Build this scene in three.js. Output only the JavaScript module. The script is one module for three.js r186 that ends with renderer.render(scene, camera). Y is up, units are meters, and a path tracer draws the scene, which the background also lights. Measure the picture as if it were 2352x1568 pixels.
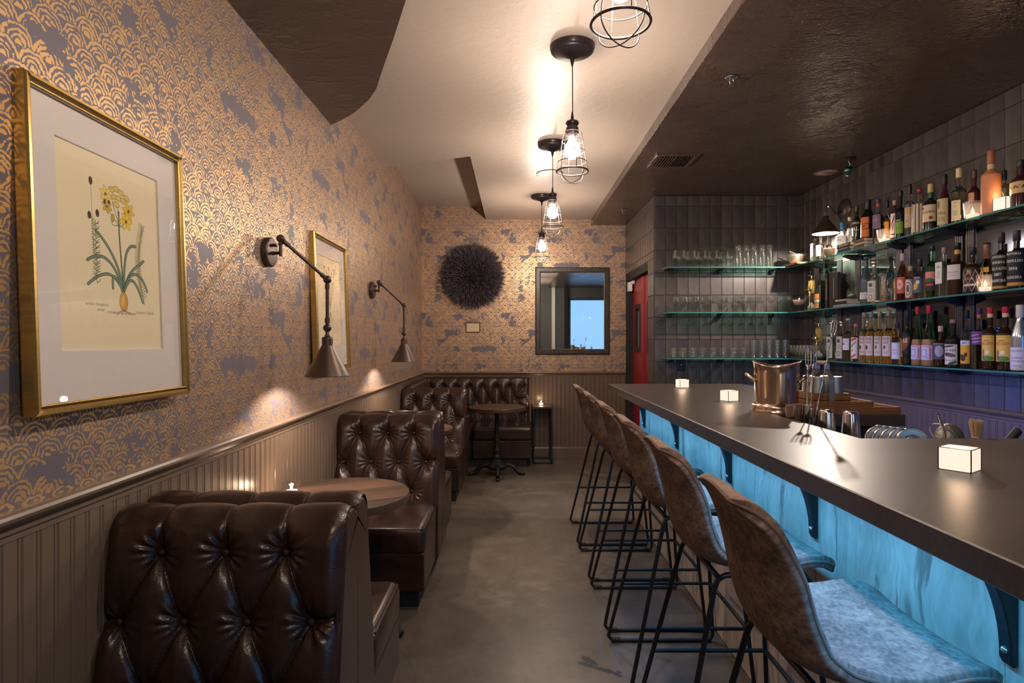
import * as THREE from 'three';
import { mergeGeometries, toCreasedNormals } from 'three/addons/utils/BufferGeometryUtils.js';
import { RoundedBoxGeometry } from 'three/addons/geometries/RoundedBoxGeometry.js';
import { RectAreaLightUniformsLib } from 'three/addons/lights/RectAreaLightUniformsLib.js';

// ---------------------------------------------------------------- camera, sky, large lights, exposure
const scene = new THREE.Scene();
const camera = new THREE.PerspectiveCamera(60, 2352 / 1568, 0.05, 60);
camera.position.set(0, 1.42, 0);
camera.lookAt(0, 1.42, -5);
scene.background = new THREE.Color().setRGB(0.42, 0.80, 1.35);           // blue dusk outside the street window
const renderer = new THREE.WebGLRenderer();
renderer.toneMapping = THREE.LinearToneMapping;
renderer.toneMappingExposure = 0.96;
renderer.shadowMap.enabled = true;
RectAreaLightUniformsLib.init();
const WARM = new THREE.Color().setRGB(1, 0.66, 0.41);
const LAMP = new THREE.Color().setRGB(1, 0.83, 0.70);
const CYAN = new THREE.Color().setRGB(0.05, 0.42, 1);
const BLUE = new THREE.Color().setRGB(0.10, 0.22, 1);
const PEND = 2.85, SCON = 1.9, WALLL = 9.5, CANDLE = 0.045;
const F = 1358, CX = 1176, CY = 784;                                   // lens, used to turn measured sizes into metres
function stripLight(color, intensity, w, h, pos, target) {             // the light of an LED strip
  const l = new THREE.RectAreaLight(color, intensity, w, h);
  l.position.set(...pos); l.lookAt(...target); scene.add(l); return l;
}
stripLight(CYAN, 60, 5.0, 0.03, [0.812, 1.008, -2.2], [0.76, 0.5, -2.2]);    // under the bar top, washing the stone front
stripLight(BLUE, 70, 1.6, 0.02, [1.875, 1.0, -3.7], [2.8, 0.80, -3.7]);
stripLight(BLUE, 260, 0.95, 0.02, [2.158, 1.0, -1.62], [2.8, 0.85, -2.3]);       // behind the bar, washing the panelled wall

// ---------------------------------------------------------------- helpers
let seed = 7;
const rnd = () => { seed = (seed * 1664525 + 1013904223) >>> 0; return seed / 4294967296; };
const rr = (a, b) => a + (b - a) * rnd();
const clamp = (x, a = 0, b = 1) => Math.min(b, Math.max(a, x));
const ss = (a, b, x) => { const t = clamp((x - a) / (b - a)); return t * t * (3 - 2 * t); };
const lerp = (a, b, t) => a + (b - a) * t;
const R = Math.PI / 180;
const hash = (x, y, s) => { let h = (x * 374761393 + y * 668265263 + s * 974711) | 0; h = Math.imul(h ^ (h >>> 13), 1274126177); return ((h ^ (h >>> 16)) >>> 0) / 4294967296; };
function vn(x, y, px, py, s) {                                         // value noise, repeats every px, py cells
  const xi = Math.floor(x), yi = Math.floor(y), fx = x - xi, fy = y - yi;
  const u = fx * fx * (3 - 2 * fx), v = fy * fy * (3 - 2 * fy);
  const x0 = ((xi % px) + px) % px, x1 = (x0 + 1) % px, y0 = ((yi % py) + py) % py, y1 = (y0 + 1) % py;
  return lerp(lerp(hash(x0, y0, s), hash(x1, y0, s), u), lerp(hash(x0, y1, s), hash(x1, y1, s), u), v);
}
function fbm(u, v, cu, cv, oct, s) { let a = 0, w = 0.5, t = 0; for (let i = 0; i < oct; i++) { a += w * vn(u * cu, v * cv, cu, cv, s + i); t += w; w *= 0.5; cu *= 2; cv *= 2; } return a / t; }
function tex(w, h, fn, srgb = true, rep) {                             // fn(u, v) gives [r, g, b] 0..1
  const d = new Uint8Array(w * h * 4);
  for (let j = 0; j < h; j++) for (let i = 0; i < w; i++) {
    const c = fn((i + 0.5) / w, (j + 0.5) / h), k = (j * w + i) * 4;
    d[k] = clamp(c[0]) * 255; d[k + 1] = clamp(c[1]) * 255; d[k + 2] = clamp(c[2]) * 255; d[k + 3] = 255;
  }
  const t = new THREE.DataTexture(d, w, h); t.wrapS = t.wrapT = THREE.RepeatWrapping; t.magFilter = THREE.LinearFilter;
  if (srgb) t.colorSpace = THREE.SRGBColorSpace;
  if (rep) t.repeat.set(...rep);
  t.needsUpdate = true; return t;
}
function canvasTex(w, h, draw) {
  const c = document.createElement('canvas'); c.width = w; c.height = h; draw(c.getContext('2d'), w, h);
  const t = new THREE.CanvasTexture(c); t.colorSpace = THREE.SRGBColorSpace; return t;
}
const used = {};
function numbered(n) { const k = used[n] = (used[n] ?? -1) + 1; return k ? n + '_' + String(k).padStart(3, '0') : n; }
function plain(g) { g = g.index ? g.toNonIndexed() : g; for (const k of Object.keys(g.attributes)) if (!['position', 'normal', 'uv'].includes(k)) g.deleteAttribute(k); return g; }
const join = (list) => list.length === 1 ? list[0] : mergeGeometries(list.map(plain));
function mesh(name, geo, mat, parent = scene) {
  const m = new THREE.Mesh(Array.isArray(geo) ? join(geo) : geo, mat);
  m.name = parent === scene ? numbered(name) : name; m.castShadow = m.receiveShadow = true; parent.add(m); return m;
}
function tag(o, label, category, group) { o.userData.label = label; o.userData.category = category; if (group) o.userData.group = group; return o; }
function thing(name, label, category, pos = [0, 0, 0], turn = 0, group) {
  const o = new THREE.Group(); o.name = numbered(name); o.position.set(...pos); o.rotation.y = turn; scene.add(o); return tag(o, label, category, group);
}
function dup(o, pos, turn, label) { const c = o.clone(); c.name = numbered(o.name.replace(/_\d\d\d$/, '')); c.userData = { ...o.userData }; c.position.set(...pos); if (turn !== undefined) c.rotation.y = turn; if (label) c.userData.label = label; scene.add(c); return c; }
function struct(name, geo, mat) { const m = mesh(name, geo, mat); m.name = name; m.userData.kind = 'structure'; return m; }
function structGroup(name) { const o = new THREE.Group(); o.name = name; o.userData.kind = 'structure'; scene.add(o); return o; }
const bx = (x0, x1, y0, y1, z0, z1) => new THREE.BoxGeometry(x1 - x0, y1 - y0, z1 - z0).translate((x0 + x1) / 2, (y0 + y1) / 2, (z0 + z1) / 2);
const rb = (x0, x1, y0, y1, z0, z1, r = 0.004, s = 2) => new RoundedBoxGeometry(x1 - x0, y1 - y0, z1 - z0, s, r).translate((x0 + x1) / 2, (y0 + y1) / 2, (z0 + z1) / 2);
const V = (...a) => new THREE.Vector3(...a);
const cyl = (r0, r1, h, s = 20) => new THREE.CylinderGeometry(r1, r0, h, s);
const lathe = (pts, s = 28) => new THREE.LatheGeometry(pts.map((p) => new THREE.Vector2(Math.max(p[0], 1e-5), p[1])), s);
const sph = (r, a = 16, b = 12) => new THREE.SphereGeometry(r, a, b);
const torus = (R0, r, s = 36, t = 8) => new THREE.TorusGeometry(R0, r, t, s).rotateX(Math.PI / 2);
function tube(pts, r, seg, rad = 8, closed = false, tension = 0.5) { return new THREE.TubeGeometry(new THREE.CatmullRomCurve3(pts.map((p) => p.isVector3 ? p : V(...p)), closed, 'catmullrom', tension), seg ?? pts.length * 6, r, rad, closed); }
function rod(a, b, r, s = 8) { const A = V(...a), B = V(...b), d = B.clone().sub(A), g = new THREE.CylinderGeometry(r, r, d.length(), s); g.applyQuaternion(new THREE.Quaternion().setFromUnitVectors(V(0, 1, 0), d.normalize())); return g.translate((a[0] + b[0]) / 2, (a[1] + b[1]) / 2, (a[2] + b[2]) / 2); }
function bent(pts, rad, r, s = 8) {                                    // tube of straight runs with rounded corners
  const path = new THREE.CurvePath(); const P = pts.map((p) => V(...p)); let cur = P[0];
  for (let i = 1; i < P.length; i++) {
    if (i === P.length - 1) { path.add(new THREE.LineCurve3(cur, P[i])); break; }
    const a = P[i].clone().sub(P[i - 1]).normalize(), b = P[i + 1].clone().sub(P[i]).normalize();
    const p0 = P[i].clone().addScaledVector(a, -rad), p1 = P[i].clone().addScaledVector(b, rad);
    path.add(new THREE.LineCurve3(cur, p0)); path.add(new THREE.QuadraticBezierCurve3(p0, P[i], p1)); cur = p1;
  }
  return new THREE.TubeGeometry(path, Math.max(24, pts.length * 14), r, s, false);
}
function ext(shapePts, depth, bevel = 0, holes = []) {
  const s = new THREE.Shape(shapePts.map((p) => new THREE.Vector2(...p)));
  for (const h of holes) s.holes.push(new THREE.Path(h.map((p) => new THREE.Vector2(...p))));
  return new THREE.ExtrudeGeometry(s, { depth, bevelEnabled: bevel > 0, bevelSize: bevel, bevelThickness: bevel, bevelOffset: -bevel, bevelSegments: 1, curveSegments: 8, steps: 1 });
}
function boxUV(g, sx = 1, sy = sx, swap = false) {                     // uv in metres by the way each face points
  g = g.index ? g.toNonIndexed() : g; const p = g.attributes.position, n = g.attributes.normal, uv = new Float32Array(p.count * 2);
  for (let i = 0; i < p.count; i++) {
    const ax = Math.abs(n.getX(i)), ay = Math.abs(n.getY(i)), az = Math.abs(n.getZ(i)); let a, b;
    if (ay >= ax && ay >= az) { a = p.getX(i); b = p.getZ(i); } else if (ax >= az) { a = p.getZ(i); b = p.getY(i); } else { a = p.getX(i); b = p.getY(i); }
    if (swap) [a, b] = [b, a];
    uv[2 * i] = a / sx; uv[2 * i + 1] = b / sy;
  }
  g.setAttribute('uv', new THREE.BufferAttribute(uv, 2)); return g;
}
const C = (r, g, b) => new THREE.Color().setRGB(r, g, b);
const std = (color, roughness = 0.6, metalness = 0, more = {}) => new THREE.MeshStandardMaterial({ color, roughness, metalness, ...more });
const phys = (color, roughness, metalness, more = {}) => new THREE.MeshPhysicalMaterial({ color, roughness, metalness, ...more });

// ---------------------------------------------------------------- textures and materials
const PW = 0.085, PH = 0.0425, TW = 12;                                // fish-scale wallpaper, one repeat is 1.02 m
const WPN = 2048;
const wpMask = new Float32Array(WPN * WPN);
for (let j = 0; j < WPN; j++) for (let i = 0; i < WPN; i++) {
  const u = (i + 0.5) / WPN, v = (j + 0.5) / WPN, L = TW * PW;
  const wx = (fbm(u, v, 60, 60, 2, 11) - 0.5) * 0.010, wy = (fbm(u, v, 60, 60, 2, 31) - 0.5) * 0.010;
  const x = u * L + wx, y = v * L + wy;
  let t = -1; const Rr = 0.0475, r0 = Math.floor((y - Rr) / PH), r1 = Math.floor(y / PH);
  for (let r = r0; r <= r1 && t < 0; r++) {
    const off = (((r % 2) + 2) % 2) * PW / 2, k = Math.round((x - off) / PW), dx = x - off - k * PW, dy = y - r * PH;
    const q = Math.hypot(dx, dy * 0.94) / Rr; if (dy >= -0.003 && q < 1) t = q;
  }
  let band = 0;
  if (t >= 0) { const ln = (c, w) => Math.exp(-Math.pow((t - c) / w, 2)); band = 0.95 - 1.0 * Math.max(ln(0.99, 0.06), ln(0.76, 0.075), ln(0.53, 0.075), ln(0.29, 0.07)); }
  const grit = fbm(u, v, 110, 110, 2, 51), fine = fbm(u, v, 300, 240, 2, 57), brush = fbm(u, v, 26, 26, 3, 71);
  const patch = fbm(u, v, 9, 10, 1, 97), soft = fbm(u, v, 40, 40, 4, 123);
  let g = band + (grit - 0.5) * 0.95 + (fine - 0.5) * 0.85 + (brush - 0.5) * 0.6;
  g -= 2.4 * ss(0.74, 0.88, patch + (soft - 0.5) * 0.55);
  wpMask[j * WPN + i] = ss(0.36, 0.50, g);
}
const wpAt = (u, v) => wpMask[Math.min(WPN - 1, Math.floor(v * WPN)) * WPN + Math.min(WPN - 1, Math.floor(u * WPN))];
const wpColor = tex(WPN, WPN, (u, v) => { const m = wpAt(u, v); return [lerp(0.425, 0.82, m), lerp(0.395, 0.665, m), lerp(0.43, 0.465, m)]; });
const wpOrm = tex(WPN / 2, WPN / 2, (u, v) => { const m = wpAt(u, v); return [1, lerp(0.46, 0.40, m), 0.6 * m]; }, false);
const M = {};
M.wallpaper = std(0xffffff, 1, 1, { map: wpColor, roughnessMap: wpOrm, metalnessMap: wpOrm });
const trowel = tex(1024, 1024, (u, v) => { const wq = fbm(u, v, 6, 6, 3, 2) * 0.05, a = fbm(u + wq, v + wq, 22, 30, 4, 5), b = fbm(u, v, 110, 130, 3, 9), r = 1 - Math.abs(2 * a - 1), on = ss(0.42, 0.62, fbm(u, v, 7, 7, 3, 4)); const k = 0.5 * Math.pow(r, 5) * on + 0.3 * b + 0.2 * fbm(u, v, 9, 12, 2, 3); return [k, k, k]; }, false);
const plasterTone = tex(512, 512, (u, v) => { const k = fbm(u, v, 8, 12, 4, 15), s = fbm(u, v, 12, 60, 3, 18); return [0.265 + 0.06 * k + 0.03 * s, 0.205 + 0.05 * k + 0.025 * s, 0.178 + 0.045 * k + 0.02 * s]; });
M.soffit = std(0xffffff, 0.25, 0, { map: plasterTone, bumpMap: trowel, bumpScale: 0.007 });
const orange = tex(512, 512, (u, v) => { const k = 0.6 * fbm(u, v, 40, 40, 3, 77) + 0.4 * fbm(u, v, 10, 10, 2, 79); return [k, k, k]; }, false);
M.soffitCurved = std(0xffffff, 0.36, 0, { map: plasterTone, bumpMap: trowel, bumpScale: 0.0035 });
M.ceiling = std(C(0.44, 0.365, 0.31), 0.42, 0, { bumpMap: orange, bumpScale: 0.002 });
M.paint = std(C(0.17, 0.118, 0.082), 0.26, 0, {});
M.paintBlue = std(C(0.15, 0.115, 0.10), 0.3);
M.darkwall = std(C(0.10, 0.105, 0.10), 0.7);
const floorTex = (() => {
  const w = 1024, h = 2048, X0 = -1.2, XW = 4.2, Z0 = -7.4, ZW = 8.8;
  const cracks = []; for (let k = 0; k < 9; k++) { const x = -0.6 + 1.6 * hash(k, 1, 4), z = -5.8 + 4.6 * hash(k, 2, 4); cracks.push([x, z, hash(k, 3, 4) * 6.28, 0.3 + 0.5 * hash(k, 4, 4)]); }
  const scuffs = [[0.355, -2.62, 0.9, 0.055, 0.017], [0.395, -2.56, 0.55, 0.085, 0.02], [0.46, -2.545, 0.8, 0.03, 0.012]];
  return tex(w, h, (u, v) => {
    const x = X0 + u * XW, z = Z0 + v * ZW;
    const a = fbm(u, v, 6, 12, 5, 201), b = fbm(u, v, 40, 80, 3, 221), c = fbm(u, v, 3, 14, 3, 231), dd = fbm(u, v, 160, 320, 2, 241);
    let k = 0.72 + 0.40 * (a - 0.5) + 0.16 * (b - 0.5) + 0.1 * (dd - 0.5), warm = 0.5 + 0.9 * (c - 0.5);
    const pale = ss(0.6, 0.74, fbm(u, v, 10, 34, 4, 251)) * ss(0.45, 0.62, b); k += 0.10 * pale;
    for (const [cx, cz, an, len] of cracks) { const px = (x - cx) * Math.cos(an) + (z - cz) * Math.sin(an), py = -(x - cx) * Math.sin(an) + (z - cz) * Math.cos(an) + 0.03 * Math.sin(px * 9 + an); if (Math.abs(px) < len) k -= 0.10 * Math.exp(-Math.pow(py / 0.004, 2)); }
    for (const [cx, cz, an, l, wd] of scuffs) { const px = (x - cx) * Math.cos(an) + (z - cz) * Math.sin(an), py = -(x - cx) * Math.sin(an) + (z - cz) * Math.cos(an); const q = Math.hypot(px / l, py / wd) + (b - 0.5) * 1.2 + (dd - 0.5) * 0.8; k -= 0.5 * (1 - ss(0.8, 1.05, q)); }
    return [k * lerp(0.475, 0.54, warm), k * lerp(0.44, 0.47, warm), k * lerp(0.40, 0.375, warm)];
  });
})();
const floorRough = tex(512, 1024, (u, v) => { const k = 0.36 + 0.3 * (fbm(u, v, 10, 20, 4, 301) - 0.4); return [k, k, k]; }, false);
M.floor = std(0xffffff, 1, 0, { map: floorTex, roughnessMap: floorRough });
const streak = tex(256, 512, (u, v) => { const k = 0.82 + 0.32 * (fbm(u, v, 22, 3, 3, 401) - 0.5) + 0.22 * (fbm(u, v, 5, 3, 3, 411) - 0.5); return [k, k, k]; });
M.tiles = [0, 1, 2, 3, 4, 5].map((i) => std(C(0.090 + 0.010 * (i % 3), 0.074 + 0.009 * (i % 3) - 0.002 * (i > 2), 0.068 + 0.009 * (i % 3) + 0.004 * (i > 2)), 0.33 + 0.03 * (i % 3), 0, { map: streak }));
M.grout = std(C(0.045, 0.036, 0.032), 0.8);
const grain = tex(512, 512, (u, v) => {
  const plank = Math.floor(v * 4), s = hash(plank, 3, 9), w = fbm(u, v, 4, 30, 4, 501 + plank * 7), g = fbm(u, v, 6, 130, 3, 531);
  const k = 0.54 + 0.22 * s + 0.45 * (w - 0.5) + 0.3 * (g - 0.5) - (v * 4 - plank < 0.012 ? 0.3 : 0);
  return [0.40 * k, 0.275 * k + 0.015 * s, 0.205 * k + 0.015 * s];
});
M.tableWood = std(0xffffff, 0.42, 0, { map: grain });
const oak = tex(512, 256, (u, v) => { const w = fbm(u, v, 3, 22, 4, 601), g = fbm(u, v, 6, 90, 2, 611), k = 0.85 + 0.5 * (w - 0.5) + 0.3 * (g - 0.5); return [0.60 * k, 0.40 * k, 0.235 * k]; });
M.oak = std(0xffffff, 0.55, 0, { map: oak });
const hide = tex(512, 512, (u, v) => { const k = 0.8 * fbm(u, v, 120, 120, 2, 701) + 0.2 * fbm(u, v, 30, 30, 2, 705); return [k, k, k]; }, false);
const hideTone = tex(512, 512, (u, v) => { const k = 0.9 + 0.5 * (fbm(u, v, 7, 7, 4, 711) - 0.5); return [0.235 * k, 0.155 * k, 0.128 * k]; });
M.leather = std(0xffffff, 0.29, 0, { map: hideTone, bumpMap: hide, bumpScale: 0.0005 });
M.kick = std(C(0.012, 0.011, 0.011), 0.55);
const suede = tex(512, 512, (u, v) => { const a = fbm(u, v, 9, 9, 5, 801), b = fbm(u, v, 64, 64, 3, 811), w = fbm(u, v, 26, 26, 4, 821), k = 0.92 + 0.5 * (a - 0.5) + 0.45 * (b - 0.5) + 0.4 * (1 - Math.abs(2 * w - 1) - 0.7); return [0.475 * k, 0.385 * k, 0.335 * k]; });
M.suede = std(0xffffff, 0.78, 0, { map: suede, bumpMap: hide, bumpScale: 0.0008 });
M.black = std(C(0.014, 0.014, 0.015), 0.35, 0.2);
M.blackMatte = std(C(0.012, 0.012, 0.013), 0.7);
M.iron = std(C(0.02, 0.02, 0.02), 0.5, 0.6);
M.bronze = std(C(0.085, 0.058, 0.046), 0.38, 0.65);
M.cage = std(C(0.12, 0.105, 0.10), 0.35, 0.8);
M.fixture = std(C(0.045, 0.035, 0.04), 0.3, 0.3);
M.chrome = std(C(0.8, 0.8, 0.82), 0.12, 1);
M.steel = std(C(0.5, 0.5, 0.5), 0.3, 1);
M.tin = std(C(0.42, 0.44, 0.44), 0.38, 0.85);
M.copper = std(C(0.66, 0.50, 0.39), 0.2, 1);
M.brass = std(C(0.78, 0.55, 0.2), 0.22, 1);
M.silver = std(C(0.62, 0.55, 0.46), 0.3, 0.95);
const gilt = tex(128, 512, (u, v) => { const k = 0.95 + 0.14 * (fbm(u, v, 3, 60, 3, 901) - 0.5); return [0.76 * k, 0.63 * k, 0.37 * k]; });
M.gold = std(0xffffff, 0.3, 0.85, { map: gilt });
M.mirrorAntique = std(C(0.15, 0.17, 0.21), 0.08, 1);
M.mirror = std(C(0.86, 0.88, 0.88), 0.02, 1);
const sand = tex(512, 512, (u, v) => { const k = 0.92 + 0.26 * (fbm(u, v, 160, 160, 2, 951) - 0.5) + 0.2 * (fbm(u, v, 5, 5, 3, 953) - 0.5); return [0.285 * k, 0.235 * k, 0.215 * k]; });
M.counter = std(0xffffff, 0.40, 0, { map: sand });
M.red = std(C(0.27, 0.010, 0.022), 0.38, 0, { bumpMap: orange, bumpScale: 0.001 });
M.white = std(C(0.75, 0.74, 0.7), 0.5);
M.glass = phys(C(0.96, 0.98, 0.97), 0.02, 0, { transmission: 1, thickness: 0, ior: 1.9 });

M.shelf = phys(C(0.62, 0.86, 0.80), 0.03, 0, { transmission: 1, thickness: 0, ior: 1.5 });
M.shelfEdge = phys(C(0.10, 0.42, 0.36), 0.1, 0, { transmission: 0.5, thickness: 0 });
M.pane = phys(C(1, 1, 1), 0.0, 0, { transmission: 1, thickness: 0, ior: 1.45 });
const glow = (r, g, b, k, base = 0x999999) => new THREE.MeshStandardMaterial({ color: base, emissive: C(r, g, b), emissiveIntensity: k, roughness: 0.6 });
M.bulb = glow(1, 0.84, 0.66, 30, 0x222222);
M.candleGlass = glow(1, 0.86, 0.68, 1.0, 0x888888);
M.flame = glow(1, 0.72, 0.40, 9, 0x222222);
M.cyanStrip = glow(0.04, 0.52, 1, 3, 0x222222);
M.blueStrip = glow(0.1, 0.22, 1, 3, 0x222222);
function point(color, cd, pos, parent = scene, size = 1.5) { const l = new THREE.PointLight(color, cd, 0, 2); l.position.set(...pos); l.castShadow = true; l.shadow.radius = size; parent.add(l); return l; }

// ---------------------------------------------------------------- the room
const XL = -1.10, XR = 2.81, ZF = -7.225, ZB = 1.2, HC = 2.91, HS = 2.84, XS = 1.39, ZE = -5.77, XSOF = 0.965;
const slab = (pts, top, th) => ext(pts, th).rotateX(Math.PI / 2).translate(0, top, 0);
{
  const g = bx(-1.2, 3.0, -0.1, 0, -7.4, 1.4), p = g.attributes.position, uv = g.attributes.uv;
  for (let i = 0; i < p.count; i++) uv.setXY(i, (p.getX(i) + 1.2) / 4.2, (p.getZ(i) + 7.4) / 8.8);
  struct('floor', g, M.floor);
}
struct('ceiling', boxUV(slab([[-1.2, 1.4], [-1.2, -5.12], [-0.336, -4.76], [-0.318, -7.4], [XSOF + 0.05, -7.4], [XSOF + 0.05, 1.4]], HC + 0.16, 0.16), 1.2), M.ceiling);
struct('ceiling_recess', boxUV(bx(-1.25, 3.0, HC + 0.16, HC + 0.26, -7.45, 1.45), 1.2), M.ceiling);
struct('ceiling_soffit_bar', boxUV(rb(XSOF, 2.95, HS, HC + 0.14, -7.3, 1.3, 0.006, 2), 1.4), M.soffit);
{
  const e = [[-0.409, -2.278], [-0.518, -2.577], [-0.60, -2.79], [-0.66, -2.95], [-0.7086, -3.084], [-0.776, -3.212], [-0.85, -3.32], [-0.9136, -3.408], [-1.0, -3.50], [-1.12, -3.612]];
  struct('ceiling_soffit_curved', boxUV(slab([[-1.12, 1.3], [-0.02, 1.3], [-0.05, -1.2], [-0.2, -1.72], ...e], HC + 0.02, HC + 0.02 - 2.735), 1.9), M.soffitCurved);
}
// tongue-and-groove board with an eased edge and a bead, standing, face towards +z
function boardGeo(w, h, t = 0.011) {
  return ext([[-w / 2, 0], [-w / 2, t * 0.55], [-w / 2 + 0.004, t], [w / 2 - 0.013, t], [w / 2 - 0.011, t * 0.55], [w / 2 - 0.009, t], [w / 2 - 0.003, t], [w / 2, t * 0.55], [w / 2, 0]], h).rotateX(-Math.PI / 2).scale(1, 1, -1);
}
function fixWinding(g) { g = g.index ? g.toNonIndexed() : g; const p = g.attributes.position.array; for (let i = 0; i < p.length; i += 9) for (let k = 0; k < 3; k++) { const t = p[i + 3 + k]; p[i + 3 + k] = p[i + 6 + k]; p[i + 6 + k] = t; } g.deleteAttribute('normal'); g.computeVertexNormals(); return g; }
const BW = 0.052, board = fixWinding(boardGeo(BW, 0.85));
const railShape = [[0, 0], [0.013, 0], [0.013, 0.012], [0.018, 0.018], [0.018, 0.026], [0.024, 0.036], [0.033, 0.042], [0.038, 0.048], [0.040, 0.056], [0.036, 0.063], [0.028, 0.067], [0, 0.067]];
function chairRail(len) { return ext(railShape, len); }                 // sticks out towards +x, runs along +z
const baseShape = [[0, 0], [0.016, 0], [0.016, 0.118], [0.012, 0.128], [0.010, 0.14], [0, 0.14]];
{
  const w = structGroup('wall_left');
  mesh('wallpaper', boxUV(bx(-1.22, XL, 0.995, 3.12, ZF - 0.1, ZB + 0.1), TW * PW), M.wallpaper, w);
  mesh('backing', bx(-1.22, XL - 0.001, 0, 0.995, ZF - 0.1, ZB + 0.1), M.paint, w);
  for (let k = 0; k < 133; k++) { const b = mesh('board', board, M.paint, w); b.position.set(XL, 0.14, 1.0 - k * BW); b.rotation.y = Math.PI / 2; }
  const r = struct('trim_1', chairRail(ZB - ZF).translate(XL, 0.986, ZF), M.paint); tag(r, 'taupe moulded chair rail along the wallpapered side wall', 'trim');
  struct('baseboard_left', ext(baseShape, ZB - ZF).translate(XL, 0, ZF), M.paint);
}
{
  const w = structGroup('wall_far');
  mesh('wallpaper', boxUV(bx(-1.22, XS + 0.02, 0.995, 3.12, ZF - 0.1, ZF), TW * PW), M.wallpaper, w);
  mesh('backing', bx(-1.22, XS + 0.02, 0, 0.995, ZF - 0.1, ZF - 0.001), M.paint, w);
  for (let k = 0; k < 22; k++) { const b = mesh('board', board, M.paint, w); b.position.set(0.265 + k * BW, 0.14, ZF); }
  const r = struct('trim_2', chairRail(2.44).rotateY(-Math.PI / 2).translate(1.375, 0.986, ZF), M.paint); tag(r, 'taupe moulded chair rail on the far wall', 'trim');
  struct('baseboard_far', ext(baseShape, 2.44).rotateY(-Math.PI / 2).translate(1.385, 0, ZF), M.paint);
}
// glazed tiles, each a bevelled piece of its own
const TILEW = 0.1092, TILEH = 0.217, rows = [2.741]; while (rows[rows.length - 1] > 1.1) rows.push(rows[rows.length - 1] - TILEH);
const tileCache = {};
function tileGeo(w, h) { const k = w.toFixed(4) + h.toFixed(4); return tileCache[k] ??= (() => { const a = (w - 0.003) / 2, b = (h - 0.003) / 2; const g = ext([[-a, -b], [a, -b], [a, b], [-a, b]], 0.004, 0.0022); const p = g.attributes.position, uv = g.attributes.uv; for (let i = 0; i < p.count; i++) uv.setXY(i, p.getX(i) / 0.5, p.getY(i) / 0.5); return g; })(); }
function tile(parent, w, h, x, y, z, turn) {
  const m = mesh('tile', tileGeo(w, h), M.tiles[Math.floor(rnd() * 6)], parent);
  m.position.set(x, y, z); m.rotation.set(0, turn, 0); m.rotateX(rr(-0.0025, 0.0025)); m.rotateY(rr(-0.0025, 0.0025)); return m;
}
function tileRows() { const l = [[rows[0], HS]]; for (let i = 0; i + 1 < rows.length; i++) l.push([rows[i + 1], rows[i]]); return l; }
{
  const w = structGroup('wall_shelves');
  mesh('backing', bx(XS + 0.006, XR + 0.1, 0, 2.95, ZE - 0.15, ZE), M.grout, w);
  for (const [a, b] of tileRows()) for (let k = 0; k < 13; k++) tile(w, TILEW, b - a, XS + (k + 0.5) * TILEW, (a + b) / 2, ZE, 0);
  struct('trim_3', bx(XS + 0.004, XR, 0.97, 1.004, ZE, ZE + 0.014), M.steel);
}
{
  const w = structGroup('wall_doorway');
  mesh('backing', [bx(XS, XS + 0.2, 0, 2.95, -6.03, ZE - 0.002), bx(XS, XS + 0.2, 2.22, 2.95, ZF, -6.03), bx(XS, XS + 0.2, 0, 2.22, ZF - 0.05, ZF + 0.02)], M.grout, w);
  const T = -Math.PI / 2, L = 1.455;
  for (const [a, b] of tileRows()) {
    for (let k = 0; k < 14; k++) {
      const z0 = ZE - k * TILEW, z1 = Math.max(z0 - TILEW, ZF + 0.001); if (z0 - z1 < 0.03) continue;
      if (a >= 2.22) tile(w, z0 - z1, b - a, XS, (a + b) / 2, (z0 + z1) / 2, T);
      else if (b > 2.26) tile(w, z0 - z1, b - 2.235, XS, (2.235 + b) / 2, (z0 + z1) / 2, T);
    }
    if (a < 2.22) { const hi = Math.min(b, 2.235); for (let k = 0; k < 2; k++) tile(w, 0.125, hi - a, XS, (a + hi) / 2, ZE - 0.005 - 0.0625 - k * 0.125, T); }
  }
  for (let k = 0; k < 4; k++) for (let q = 0; q < 2; q++) { const a = 1.005 - (k + 1) * TILEH + 0.0; tile(w, 0.125, TILEH, XS, a + TILEH / 2, ZE - 0.0675 - q * 0.125, T); }
}
{
  const w = structGroup('wall_right');
  mesh('backing', bx(XR, XR + 0.12, 0, 2.95, ZE - 0.1, ZB + 0.1), M.grout, w);
  for (const [a, b] of tileRows()) for (let k = 0; k < 29; k++) tile(w, TILEW, b - a, XR, (a + b) / 2, ZE + (k + 0.5) * TILEW, -Math.PI / 2);
  const bl = fixWinding(boardGeo(BW, 0.62));
  for (let k = 0; k < 50; k++) { const b = mesh('board', bl, M.paintBlue, w); b.position.set(XR, 0.36, -2.5 - k * BW); b.rotation.y = -Math.PI / 2; }
  const r = struct('trim_4', chairRail(4.2).scale(1.1, 1, 1).rotateY(Math.PI).translate(XR, 0.962, -1.5), M.paintBlue); tag(r, 'moulded ledge rail below the tiles behind the bar', 'trim');
}
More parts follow.
